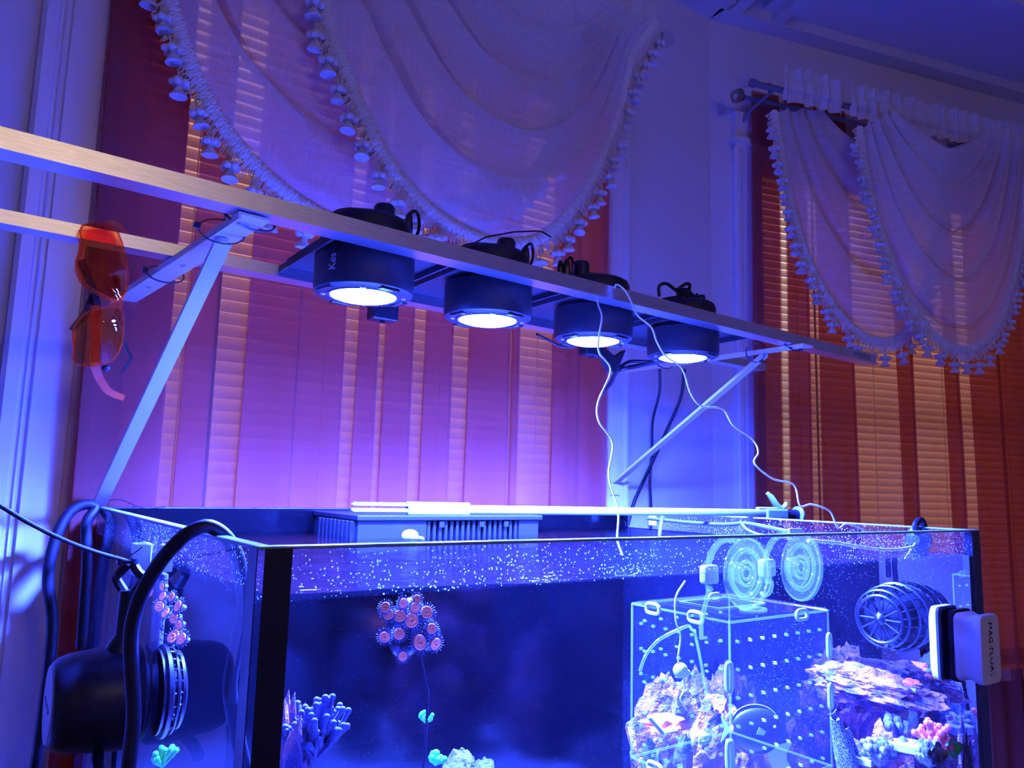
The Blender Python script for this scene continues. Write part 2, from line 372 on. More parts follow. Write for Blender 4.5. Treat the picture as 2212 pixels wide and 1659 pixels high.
wall_with_hole('wall_back', P1, XL, C2.x, (WIN['x0'], WIN['x1'], WIN['z0'], WIN['z1']), .14)
wall_with_hole('wall_right', W2, 0, 2.15, (WIN2['s0'], WIN2['s1'], WIN2['z0'], WIN2['z1']), .14)
e2 = W2(2.15, 0, 0)
tag(MB().box((e2.x, YF, FLOOR), (e2.x + .1, e2.y, CEIL)).build('wall_side', 'wall'), 'painted side wall of the room', kind='structure')
tag(MB().box((XL - .1, YF, FLOOR), (XL, W1 + .1, CEIL)).build('wall_left', 'wall'), 'painted left wall of the room', kind='structure')
tag(MB().box((XL - .1, YF - .1, FLOOR), (e2.x + .1, YF, CEIL)).build('wall_front', 'wall'), 'painted wall behind the viewer', kind='structure')
tag(MB().box((XL - .1, YF - .1, FLOOR - .1), (e2.x + .1, W1 + .14, FLOOR)).build('floor', 'floor'), 'dark wooden floor', kind='structure')
ceil_o = tag(MB().box((XL - .1, YF - .1, CEIL), (e2.x + .1, W1 + .2, CEIL + .1)).build('ceiling', 'ceil'), 'painted ceiling with raised flat trim', kind='structure')
# ceiling trim: flat border boards along both walls, bead, and cross boards
ZB = 1.232
def trim_run(n, P, s0, s1, o0, o1, z0, z1, lab):
    mb = MB().add([P(a, o, z) for z in (z0, z1) for a, o in ((s0, o0), (s1, o0), (s1, o1), (s0, o1))], [(0, 1, 2, 3), (4, 5, 6, 7), (0, 1, 5, 4), (1, 2, 6, 5), (2, 3, 7, 6), (3, 0, 4, 7)])
    return tag(mb.build('trim_%d' % n, 'ceil'), lab, kind='structure')
trim_run(1, P1, XL, C2.x, 0, .085, ZB, CEIL, 'flat ceiling border board above the first window wall')
trim_run(2, W2, 0, 2.15, 0, .05, ZB, CEIL, 'flat ceiling border board above the second window wall')
trim_run(3, W2, .13, 2.15, .05, .30, ZB + .028, CEIL, 'wide stepped soffit board beside the second window wall')
trim_run(4, W2, .10, 2.15, .30, .335, ZB + .014, CEIL, 'narrow raised bead along the soffit board')
for i, s in enumerate((.03, .16)):
    trim_run(5 + i, W2, s, s + .035, .04, 1.9, ZB + .002, CEIL, 'ceiling cross board running into the room, %s the corner' % ('at' if i == 0 else 'next to'))
trim_run(7, P1, XL, C2.x, .085, .11, ZB + .02, CEIL, 'thin stepped bead beside the ceiling border board')
trim_run(8, W2, .15, .20, .33, 1.9, ZB + .028, CEIL, 'thin raised bead of the ceiling panel')

# ---------------------------------------------------------------- windows
def casing(P, a, w, z0, z1, out):
    """fluted casing board profile extruded up; out = proud thickness"""
    prof = [(0, 0), (0, out * .7), (w * .05, out), (w * .18, out), (w * .20, out * .72), (w * .235, out * .72), (w * .25, out * .9), (w * .27, out * .72), (w * .31, out * .72), (w * .33, out),
            (w * .72, out), (w * .74, out * .75), (w * .78, out * .75), (w * .80, out * .92), (w * .83, out * .75), (w * .87, out * .75), (w * .89, out), (w * .97, out), (w, out * .6), (w, 0)]
    n = len(prof)
    return MB().add([P(a + p, o, z) for z in (z0, z1) for p, o in prof], [tuple(range(n)), tuple(range(2 * n - 1, n - 1, -1))] + [(i, (i + 1) % n, n + (i + 1) % n, n + i) for i in range(n)])
def window(n, P, a0, a1, z0, z1, wl, wr, lab):
    w = thing('window_%d' % n, lab, None, P((a0 + a1) / 2, 0, z0), kind='structure')
    casing(P, a0 - wl, wl, z0 - .12, z1 + (.02 if n == 2 else .12), .02).build('casing', 'trim', w)
    casing(P, a1, wr, z0 - .12, z1 + (.02 if n == 2 else .12), .02).build('casing', 'trim', w)
    def bx(s0, s1, o0, o1, za, zb): return MB().add([P(a, o, z) for z in (za, zb) for a, o in ((s0, o0), (s1, o0), (s1, o1), (s0, o1))], [(0, 1, 2, 3), (4, 5, 6, 7), (0, 1, 5, 4), (1, 2, 6, 5), (2, 3, 7, 6), (3, 0, 4, 7)])
    bx(a0 - wl, a1 + wr, .0, .022, z1, z1 + .1).build('head_casing', 'trim', w)
    bx(a0 - wl - .012, a1 + wr + .012, 0, .034, z1 + .012, z1 + .026).build('cap_moulding', 'trim', w)
    bx(a0 - wl, a1 + wr, -.1, .045, z0 - .03, z0).build('sill', 'trim', w)
    for s0, s1, za, zb in ((a0, a0 + .035, z0, z1), (a1 - .035, a1, z0, z1), (a0 + .035, a1 - .035, z1 - .035, z1), (a0 + .035, a1 - .035, z0, z0 + .035), (a0 + .035, a1 - .035, .2, .235)):
        bx(s0, s1, -.13, -.09, za, zb).build('sash', 'trim', w)
    bx(a0 + .035, a1 - .035, -.112, -.108, z0 + .035, .2).build('pane', 'pane', w)
    bx(a0 + .035, a1 - .035, -.112, -.108, .235, z1 - .035).build('pane', 'pane', w)
    return w
window(1, P1, WIN['x0'], WIN['x1'], WIN['z0'], WIN['z1'], .115, .085, 'sash window with fluted white casing behind the aquarium lights')
window(2, W2, WIN2['s0'], WIN2['s1'], WIN2['z0'], WIN2['z1'], .082, .082, 'sash window with fluted white casing and small capped top corner')

# ---------------------------------------------------------------- slatted blinds
def blind(P, a0, a1, z0, z1, off, lab):
    root = thing('window_blind', lab, 'blind', P((a0 + a1) / 2, off, z0), 'closed slatted blinds')
    def bx(s0, s1, o0, o1, za, zb): return MB().add([P(a, o, z) for z in (za, zb) for a, o in ((s0, o0), (s1, o0), (s1, o1), (s0, o1))], [(0, 1, 2, 3), (4, 5, 6, 7), (0, 1, 5, 4), (1, 2, 6, 5), (2, 3, 7, 6), (3, 0, 4, 7)])
    bx(a0, a1, off - .018, off + .018, z1 - .03, z1).build('head_rail', 'trim', root)
    bx(a0, a1, off - .01, off + .01, z0, z0 + .014).build('bottom_rail', 'trim', root)
    ca, sa = math.cos(math.radians(62)), math.sin(math.radians(62)); w = .0125
    mb = MB(); rows = []
    A = P(a0, off, 0); B = P(a1, off, 0); NN = (P(a0, off + 1, 0) - A)
    me = None; pitch = .0203; z = z1 - .045; i = 0
    rc = .005
    arc = [(-1, 0), (-.5, .0014), (0, .0019), (.5, .0014), (1, 0)]
    def pt(t, c, end, ins):
        base = (A + (B - A).normalized() * ins) if end == 0 else (B - (B - A).normalized() * ins)
        return base + NN * (t * w * ca + c * sa) + V3((0, 0, -t * w * sa + c * ca))
    for k, (t, c) in enumerate(arc):
        for end in (0, 1): mb.v.append(pt(t, c, end, rc if abs(t) == 1 else 0))
    mb.f = [(2 * k, 2 * k + 1, 2 * k + 3, 2 * k + 2) for k in range(4)]
    me = mesh_of(mb, 'slat', 'slat', True)
    while z > z0 + .02:
        place('slat', me, Matrix.Translation((0, 0, z)), root); z -= pitch; i += 1
    for fr in (.12, .38, .64, .9):
        p = A.lerp(B, fr)
        MB().tube([p + NN * .013 + V3((0, 0, z0)), p + NN * .013 + V3((0, 0, z1 - .02))], .0009, 5).build('ladder_cord', 'cord_white', root)
    p = A.lerp(B, .17) + NN * .022
    MB().tube([p + V3((0, 0, z1 - .02)), p + V3((.002, 0, z1 - .95))], .003, 6).build('tilt_wand', 'black', root)
    return root
blind(P1, WIN['x0'] + .012, WIN['x1'] - .045, -.43, .875, -.045, 'closed pale slatted blind behind the aquarium, first window')
blind(W2, WIN2['s0'] + .03, WIN2['s1'] - .012, -.43, .875, -.045, 'closed pale slatted blind of the second window, right of the corner')

# ---------------------------------------------------------------- rust sheer curtains
def curtain(pm, off, bands, ztop, zbot, lab, nrm):
    """bands: (x_top, x_bottom, layers) band borders in metres along the wall; folded 3-layer pleats are darker"""
    path = []
    for (a, b), lay in bands:
        if lay == 1: path += [(a, 0), (b, 0)]
        else:
            m = ((a[0] + b[0]) / 2, (a[1] + b[1]) / 2)
            for r in range(lay): path += [((a, b)[r % 2], 0.0048 * r), (m, 0.0048 * r - .003), ((b, a)[r % 2], 0.0048 * r)]
    pts = []
    for k in range(len(path) - 1):
        (a, o), (b, p) = path[k], path[k + 1]; n = max(2, int(abs(b[1] - a[1]) / .012)) if abs(b[1] - a[1]) > 1e-6 else 1
        for i in range(n): t = i / n; pts.append((a[0] + (b[0] - a[0]) * t, a[1] + (b[1] - a[1]) * t, o + (p - o) * t))
    pts.append((path[-1][0][0], path[-1][0][1], path[-1][1]))
    n = len(pts) - 1
    def fn(u, v):
        i = int(round(u * n)); xt, xb, o = pts[i]; z = ztop + (zbot - ztop) * v
        k = min(1, v * 1.05)
        x = xt + (xb - xt) * k
        w = .004 * math.sin(x * 90 + 2 * math.sin(v * 5)) * (.3 + v) + .003 * noise.noise(V3((x * 14, v * 6, off)))
        x += .004 * noise.noise(V3((i * .37, v * 2.5, 3.1))) * v
        return pm(x, off + o + w, z)
    return tag(MB().grid(fn, n, 18).build('curtain', 'rust', smooth=True), lab, 'curtain', 'rust sheer curtains')
def X1(px, y=800): return PY(px, y, 1.195).x
cuts = [(215, 5), (285, 5), (358, 1), (395, 3), (456, 1), (525, 3), (640, 3), (740, 1), (769, 3), (812, 1), (829, 3), (888, 1), (916, 3), (975, 1), (1009, 3), (1098, 1), (1104, 3), (1120, 1), (1139, 1), (1193, 3), (1250, 3), (1312, 0)]
bands1 = []
for (a, l), (b, _) in zip(cuts, cuts[1:]):
    t = .006
    lean = lambda p: X1(p) - (.035 if p < 250 else .02 if p < 300 else 0)
    bands1.append((((lean(a), X1(a)), (lean(b), X1(b))), l))
def pm1(x, off, z): return P1(x, off, z)
def mkb(b): return [((p, q), l) for (p, q), l in b]
CURT1 = curtain(pm1, .040, bands1, 1.03, -1.35, 'rust sheer curtain in front of the first window, behind the aquarium', V3((0, -1, 0)))
def X2(px, y): return S2(px, y, .045)
cuts2 = [(1632, 1622, 3), (1690, 1686, 0), (1704, 1704, 3), (1748, 1750, 1), (1768, 1774, 3), (1836, 1862, 1), (1880, 1900, 1), (1910, 1908, 1), (1925, 1960, 3), (1962, 1994, 1), (2006, 2035, 1), (2030, 2062, 3), (2060, 2085, 1), (2085, 2120, 3), (2150, 2180, 3), (2215, 2240, 3), (2280, 2300, 1)]
def band2(lo, hi):
    out = []
    for (a, ab, l), (b, bb, _) in zip(cuts2[lo:hi], cuts2[lo + 1:hi + 1]): out.append((((X2(a, 700), X2(ab, 1130)), (X2(b, 700), X2(bb, 1130))), l))
    return out
curtain(W2, .042, band2(0, 1), 1.03, -1.35, 'narrow rust sheer curtain strip beside the second window casing', N2)
curtain(W2, .042, band2(2, len(cuts2)), 1.03, -1.35, 'wide rust sheer curtain across the second window', N2)

# ---------------------------------------------------------------- curtain rods
def rod(pm, a0, a1, z, lab, ends):
    r = thing('curtain_rod', lab, 'curtain rod', pm((a0 + a1) / 2, .1, z), 'double curtain rods')
    ax = (pm(1, 0, 0) - pm(0, 0, 0)).normalized()
    MB().tube([pm(a0, .135, z), pm(a1, .135, z)], .0075, 12).build('front_pole', 'rod', r, True)
    MB().tube([pm(a0 + .01, .075, z - .003), pm(a1 - .01, .075, z - .003)], .006, 12).build('rear_pole', 'rod', r, True)
    for a, sg in ends:
        MB().tube([pm(a, .135, z), pm(a + sg * .014, .135, z)], .0105, 12).build('finial_collar', 'rod', r, True)
        prof = [(.004, .0), (.010, .004), (.0165, .012), (.018, .020), (.0155, .029), (.009, .036), (0, .038)]
        MB().lathe(prof, 14, align_z((0, 0, 0), ax * sg), pm(a + sg * .014, .135, z)).build('crystal_finial', 'crystal', r)
        MB().lathe([(q[0] * 1.05, q[1]) for q in prof], 6, align_z((0, 0, 0), ax * sg), pm(a - sg * .012, .075, z - .003)).build('gold_finial', 'gold', r)
        b = a - sg * .05
        MB().tube([pm(b, .004, z - .045), pm(b, .03, z - .03), pm(b, .05, z - .018), pm(b, .135, z - .009)], .0042, 8).build('bracket_arm', 'rod', r, True)
        lo = pm(b - .008, .0, z - .085); 
        MB().prism([pm(b - .009, 0.001, z - .085), pm(b + .009, .001, z - .085), pm(b + .009, .001, z - .025), pm(b - .009, .001, z - .025)], pm(0, 1, 0) - pm(0, 0, 0), .004).build('bracket_plate', 'rod', r)
        MB().prism([pm(b - .006, .126, z - .012), pm(b + .006, .126, z - .012), pm(b + .006, .126, z + .016), pm(b - .006, .126, z + .016)], pm(0, 1, 0) - pm(0, 0, 0), .003).build('pole_clip', 'rod', r)
    return r
RZ = .99
rod(P1, .04, 1.148, RZ, 'pewter double curtain rod with crystal and gold finials above the first window', [(1.148, 1), (.04, -1)])
SR = S2(1632, 196, .135)
rod(W2, SR, 1.32, RZ, 'pewter double curtain rod with crystal and gold finials above the second window', [(SR, -1)])

# ---------------------------------------------------------------- white swag valances with tassel fringe
def tassel_mesh():
    mb = MB()
    loop = [V3((.0022 * math.sin(t * math.pi * 2) , 0, -.008 + .008 * math.cos(t * math.pi * 2))) for t in [i / 10 for i in range(10)]]
    mb.tube(loop, .0006, 4, closed=True)
    for k in range(5):                                 # looped yarn bulb, lobes
        q = 2 * math.pi * k / 5 + .3
        mb.ball((.0062 * math.cos(q), .0062 * math.sin(q), -.0195), .0048, 7, 5, (1, 1, .85))
    mb.ball((0, 0, -.0185), .0055, 7, 5)
    mb.lathe([(.0028, -.0225), (.0032, -.0245), (.0052, -.0285), (.0085, -.0330), (.0088, -.0342), (.003, -.0325)], 10)
    return mesh_of(mb, 'tassel', 'bone', True)
TASSEL = tassel_mesh()
def swag(name, pm, fr_px, off, A1, B0, zr, lab, folds, dY, seed, spacing=.043, amp=.030, v0=.10, headers=(), curve_bias=0):
    """fr_px: the hem as points (3-D); A1/B0: where the innermost drape leaves the rod; dY: unit vector into the room"""
    hem = catmull(fr_px, 97); N = 96
    root = thing('swag_valance', lab, 'valance', hem[48], 'white sheer swag valances')
    rnd = random.Random(seed); ph = [rnd.uniform(-.5, .5) for _ in range(8)]
    A1 = V3(A1); B0 = V3(B0)
    NV = 46
    def fn(u, v):
        h = hem[int(round(u * N))]; vv = v0 + (1 - v0) * v
        top = A1.lerp(B0, u); top = top + V3((0, 0, -.05 * math.sin(math.pi * u)))
        w = vv ** 1.05
        p = top.lerp(h, w)
        env = min(1, 3.2 * u) * min(1, 3.2 * (1 - u)); env = .25 + .75 * env
        ang = folds * 2 * math.pi * (vv ** .8) + ph[0] + .9 * math.sin(2.2 * u + ph[1]) + .5 * math.sin(9 * vv + ph[2])
        f = math.sin(ang); f = f * .7 + .3 * math.sin(ang * 2 + 1.1)
        fade = 1 - max(0, (vv - .82) / .18) ** 2 * .85
        d = amp * env * f * fade + .010 * env * (1 - vv)
        d += .003 * noise.noise(V3((u * 5 + seed, vv * 9, 1.7)))
        return p + dY * d + V3((0, 0, .9 * amp * env * math.cos(ang) * fade))
    MB().grid(fn, N, NV).build('swag_cloth', 'white_sheer', root, True)
    # header ruffles over the rod
    for a0, a1 in headers:
        L = abs(a1 - a0); n = max(24, int(L * 500))
        def hf(u, v):
            a = a0 + (a1 - a0) * u; z = zr - .035 + .092 * v
            q = u * L * 160; w = math.sin(q + 2.2 * noise.noise(V3((u * L * 22, seed, v * .8))) * 2) * (.007 if v > .62 else (.0035 if v > .3 else .006)) * (1 + .6 * max(0, v - .6))
            if v > .6: z += .006 * noise.noise(V3((a * 45, seed, 0)))
            bulge = .012 if .3 < v < .62 else 0.006
            return pm(a, .130 + .012 + bulge + w, z)
        MB().grid(hf, n, 12).build('header_ruffle', 'white_sheer', root, True)
    # braid: interlaced cords along the hem, loop fringe, tassels
    Lh = sum((b - a).length for a, b in zip(hem, hem[1:])); fine = catmull(hem[::4] if True else hem, int(Lh / .0011))
    for k, ph0 in enumerate((0, 2.1, 4.2)):
        pts = []
        for i, p in enumerate(fine):
            t = (fine[min(i + 1, len(fine) - 1)] - fine[max(i - 1, 0)]).normalized(); side = t.cross(dY).normalized()
            q = i * .0011 / .0105 * 2 * math.pi + ph0
            pts.append(p + side * (.0095 * math.sin(q) + (k - 1) * .002) + dY * (.003 + .003 * math.cos(q * 2)))
        MB().tube(pts, .0023, 5).build('braid_cord', 'yarn', root, True)
    mb = MB(); acc = 0; step = .0038; last = fine[0]; cum = 0; nxt = 0; mb_pts = []
    for i in range(1, len(fine)):
        cum += (fine[i] - fine[i - 1]).length
        if cum >= nxt:
            nxt += step; p = fine[i]; t = (fine[min(i + 1, len(fine) - 1)] - fine[i - 1]).normalized()
            outw = t.cross(dY).normalized(); 
            if outw.dot(V3((0, 0, -1))) < 0 and abs(outw.z) > .25: outw = -outw
            elif abs(outw.z) <= .25: outw = outw if outw.dot(p - root_center(hem)) > 0 else -outw
            L = .021 * (1 + .35 * rnd.uniform(-1, 1)); dr = (outw * .75 + V3((0, 0, -.55)) + t * rnd.uniform(-.2, .2)).normalized(); wv = t * .0018
            b0 = p + outw * .007 + dY * .002
            mb.tube([b0 - wv * .4, b0 + dr * L * .6 - wv, b0 + dr * L * .93 - wv * .8, b0 + dr * L + wv * 0, b0 + dr * L * .93 + wv * .8, b0 + dr * L * .6 + wv, b0 + wv * .4], .0009, 3, caps=False)
    tag(mb.build('loop_fringe', 'yarn', root, True), kind='stuff')
    cum = 0; nxt = spacing * .6
    for i in range(1, len(fine)):
        cum += (fine[i] - fine[i - 1]).length
        if cum >= nxt:
            nxt += spacing * rnd.uniform(.9, 1.1); p = fine[i]; t = (fine[min(i + 1, len(fine) - 1)] - fine[i - 1]).normalized(); outw = t.cross(dY).normalized()
            if outw.dot(p - root_center(hem)) < 0: outw = -outw
            s = rnd.uniform(1.3, 1.55)
            mt = Matrix.Translation(p + outw * .016 + dY * .005) @ Matrix.Rotation(rnd.uniform(0, 6.28), 4, 'Z') @ Matrix.Rotation(rnd.uniform(-.25, .25), 4, 'X') @ Matrix.Diagonal((s, s, s, 1))
            place('tassel', TASSEL, mt, root)
    return root
def root_center(h):
    c = V3((0, 0, 0))
    for p in h: c += p
    return c / len(h) + V3((0, 0, .15))
DY1 = V3((0, -1, 0))
YB, YA = 1.132, 1.080
hemB = [P1(.10, W1 - YB, RZ)] + [PY(x, y, YB) for x, y in ((368, 0), (392, 80), (425, 170), (470, 255), (520, 320), (580, 385), (650, 440), (740, 485), (840, 495), (930, 455))] + [P1(.86, W1 - YB, .62), P1(.93, W1 - YB, RZ)]
swag('swag_valance', P1, hemB, W1 - YB, P1(.26, W1 - YB, RZ), P1(.78, W1 - YB, RZ), RZ, 'white sheer swag with braided tassel fringe, partly behind the other swag above the aquarium', 4.6, DY1, 3, headers=((.08, .30),))
hemA = [P1(.435, W1 - YA, RZ)] + [PY(x, y, YA) for x, y in ((700, 0), (728, 100), (765, 200), (810, 300), (862, 382), (925, 450), (1010, 505), (1095, 528), (1170, 512), (1235, 452), (1285, 370), (1325, 270), (1350, 180), (1368, 115))] + [P1(1.125, W1 - YA, RZ)]
swag('swag_valance', P1, hemA, W1 - YA, P1(.62, W1 - YA, RZ), P1(.99, W1 - YA, RZ), RZ, 'white sheer swag with braided tassel fringe hanging in front, beside the crystal finial', 5.6, DY1, 11, headers=((.42, .66), (.93, 1.135)))
OC, OD = .108, .166
hemC = [P2(1672, 240, OC)] + [P2(x, y, OC) for x, y in ((1684, 310), (1700, 400), (1722, 490), (1755, 580), (1800, 660), (1850, 715), (1900, 738), (1948, 725), (1982, 670), (2005, 580), (2020, 450))] + [W2(S2(2030, 300, OC), OC, RZ)]
swag('swag_valance', W2, hemC, OC, W2(S2(1790, 240, OC), OC, RZ), W2(S2(1960, 280, OC), OC, RZ), RZ, 'narrow white sheer swag with tassels on the second window, nearest the room corner', 3.6, N2, 5, spacing=.042, amp=.02, headers=((S2(1668, 210, OC), S2(1795, 240, OC)),))
hemD = [P2(1856, 275, OD)] + [P2(x, y, OD) for x, y in ((1868, 360), (1888, 450), (1915, 540), (1950, 630), (1995, 700), (2045, 745), (2100, 755), (2145, 715), (2178, 640), (2200, 540), (2214, 430))] + [W2(S2(2226, 335, OD), OD, RZ)]
swag('swag_valance', W2, hemD, OD, W2(S2(1935, 265, OD), OD, RZ), W2(S2(2120, 310, OD), OD, RZ), RZ, 'wide white sheer swag with tassels on the second window, its hem hanging lower', 5.0, N2, 8, spacing=.042, headers=((S2(1848, 255, OD), S2(2300, 345, OD)),))
# ================================================================ light rack over the tank
ZR = .25                                                     # underside of the rails
def rail(p0, p1, w, h, lab):
    p0, p1 = V3(p0), V3(p1); t = (p1 - p0).normalized(); n = V3((-t.y, t.x, 0)); r = .0015; th = .002
    def ring(p, ins):
        return [p + n * a + V3((0, 0, b)) for a, b in ((ins, ins), (w - ins, ins), (w - ins, h - ins), (ins, h - ins))]
    mb = MB(); k = ring(p0, 0) + ring(p1, 0) + ring(p0, th) + ring(p1, th); mb.add(k, [])
    for i in range(4):
        j = (i + 1) % 4; mb.f += [(i, j, 4 + j, 4 + i), (8 + i, 8 + j, 12 + j, 12 + i), (i, j, 8 + j, 8 + i), (4 + i, 4 + j, 12 + j, 12 + i)]
    root = tag(mb.build('aluminium_rail', 'alu'), lab, 'rail'); return root
FA, FB = PZ(-160, 280, ZR), PZ(1892, 786, ZR)
tF = (FB - FA).normalized(); FA = FA - tF * .28; nF = V3((-tF.y, tF.x, 0))
frail = rail(FA, FB, .027, .0175, 'long scuffed aluminium tube rail in front of the aquarium lights')
bpy.context.view_layer.update()
st = FB - tF * .085
MB().prism([st + tF * a - nF * .0004 + V3((0, 0, b)) for a, b in ((0, .004), (.065, .004), (.065, .0135), (0, .0135))], nF, .0006).build('sticker', pbr('clear_sticker', (.20, .21, .22), .18, .5, c2=(.5, .5, .52), nscale=60, nstretch=(2, 1, 20)), frail)
RA, RB = PZ(-160, 450, ZR), PZ(1655, 800, ZR)
tB = (RB - RA).normalized(); RA = RA - tB * .26; nB = V3((-tB.y, tB.x, 0))
rail(RA, RB, .027, .0145, 'aluminium tube rail behind the aquarium lights, orange glasses hanging from it')

def bracket(xf, xw, xb, zb, yw, yf, lab):
    """arm from (xf, yf) under the rails back to (xw, yw) on the wall; brace foot at (xb, yw, zb)"""
    b = thing('shelf_bracket', lab, 'bracket', (xw, yw, zb), 'white shelf brackets')
    A, B = V3((xf, yf, ZR - .004)), V3((xw, yw, ZR - .004)); t = (B - A).normalized(); n = V3((t.y, -t.x, 0))
    mb = MB().prism([A - n * .0155, A + n * .0155, B + n * .0155, B - n * .0155], ZZ, .0025)
    mb.prism([A - n * .0155, A - n * .013, B - n * .013, B - n * .0155], ZZ, -.005); mb.build('arm', 'bracket', b)
    P = A + t * .085 - ZZ * .003; Q = V3((xb, yw - .002, zb)); d = (Q - P).normalized(); u = d.cross(n).normalized()
    MB().prism([P - n * .0085, P + n * .0085, Q + n * .0085, Q - n * .0085], u, .005).build('brace', 'bracket', b)
    MB().prism([V3((xw - .012, yw, ZR)), V3((xw + .012, yw, ZR)), V3((xb + .012, yw, zb - .03)), V3((xb - .012, yw, zb - .03))], YY, .003).build('wall_leg', 'bracket', b)
    for k in (.03, .22, .36): MB().lathe([(0, 0), (.002, .0002), (.004, .001), (.004, .0022)], 10, None, A + t * k + n * .003 - ZZ * .0022).build('screw', 'alu', b)
    MB().lathe([(0, -.003), (.003, -.003), (.006, 0), (.006, .004)], 12, None, P + ZZ * -.002).build('rivet', 'bracket', b)
    return b
bracket(.206, .166, .158, -.060, W1 - .023, .715, 'white enamelled shelf bracket carrying the rails beside the orange glasses')
bracket(1.136, 1.118, 1.146, .018, W1 - .023, .742, 'white enamelled shelf bracket carrying the rails near the room corner')

def zip_tie(c, u, v, a, b, w, head, tail, lab):
    """loop of nylon strap (ellipse a,b in plane u,v), a locking head and a cut tail"""
    c, u, v = V3(c), V3(u).normalized(), V3(v).normalized(); nrm = u.cross(v).normalized()
    z = thing('zip_tie', lab, 'zip tie', c, 'black zip ties')
    mb = MB(); n = 36
    for i in range(n):
        q = 2 * math.pi * i / n; p = c + u * a * math.cos(q) + v * b * math.sin(q); o = (u * math.cos(q) / a + v * math.sin(q) / b).normalized()
        mb.v += [p + nrm * w / 2, p - nrm * w / 2, p - nrm * w / 2 + o * .0012, p + nrm * w / 2 + o * .0012]
    for i in range(n):
        j = (i + 1) % n
        for k in range(4): mb.f.append((4 * i + k, 4 * i + (k + 1) % 4, 4 * j + (k + 1) % 4, 4 * j + k))
    mb.build('strap', 'zip', z, True)
    p = c + u * a * math.cos(head) + v * b * math.sin(head); o = (u * math.cos(head) / a + v * math.sin(head) / b).normalized(); t = o.cross(nrm)
    fm = frame_from(p + o * .002, t, o)
    MB().rbox((-.0032, -.003, -.003), (.0032, .003, .003), .0006, fm).build('head', 'zip', z)
    if tail: MB().tube(catmull([p + o * .003] + [V3(q) for q in tail], 16), .0011, 6, flat=.5).build('tail', 'zip', z, True)
    return z

zc = PZ(535, 457, ZR + .006)
zip_tie(zc + V3((.006, .012, -.002)), XZ * .95 + YY * .25, ZZ * .9 + YY * .35, .027, .0125, .003, math.pi * .93, [], 'black zip tie lashing the front rail to the bracket by the glasses')
zip_tie(PZ(485, 497, ZR - .004) + V3((0, .01, .001)), XZ, ZZ * .8 - YY * .2, .022, .011, .003, math.pi * .97, [], 'black zip tie around the bracket arm at its rivet')
zip_tie(PZ(350, 590, ZR - .002) + V3((.004, 0, -.001)), XZ, ZZ * .9 + YY * .2, .021, .010, .0022, math.pi * .97, [], 'black zip tie lashing the rear rail to the bracket by the glasses')
zip_tie(PZ(1632, 762, ZR - .008), XZ * .75 - YY * .5, ZZ, .016, .016, .003, -math.pi * .3, [], 'black zip tie where the bracket brace meets its arm near the corner')
zip_tie(PZ(1712, 748, ZR - .002), XZ, ZZ * .7 + YY * .6, .019, .009, .003, -.25, [], 'black zip tie at the tip of the bracket arm near the corner')
zip_tie(PZ(1435, 785, ZR - .004), XZ, ZZ * .8 + YY * .2, .022, .010, .0025, .2, [], 'black zip tie hanging loose on the rear rail behind the last light')
zt = PY(225, 1050, 1.19)
zip_tie(zt + V3((0, 0, .006)), XZ, ZZ, .017, .024, .004, -math.pi * .45, [PY(262, 1080, 1.16), PY(310, 1098, 1.13), PY(358, 1094, 1.12)], 'black zip tie with a long tail at the brace foot by the tank corner')

# ---------------------------------------------------------------- the four lamps
LZ = .213
LP = [PZ(785, 640, LZ), PZ(1053, 692, LZ), PZ(1281, 737, LZ), PZ(1475, 773, LZ)]
ZP = ZR + .013
def along(X, Y0): return Y0 + (X - 0.0) * tF.y / tF.x
names = ['the bracket by the orange glasses', 'the first lamp', 'the third place in the row', 'the bracket near the room corner']
labs_l = ['lit black cylindrical aquarium lamp with pale lettering on its side', 'lit black cylindrical aquarium lamp with a thin antenna wire above it', 'lit black cylindrical aquarium lamp with a round dial and white line hanging past it', 'lit black cylindrical aquarium lamp with tangled cables on top']
labs_p = ['black mounting plate around the lettered lamp', 'dusty black mounting plate around the lamp with the antenna wire', 'black mounting plate around the lamp with the white line', 'black mounting plate around the lamp topped by tangled cables']
def yfront(x): return FA.y + (x - FA.x) * tF.y / tF.x + .027
def yrear(x): return RA.y + (x - RA.x) * tB.y / tB.x
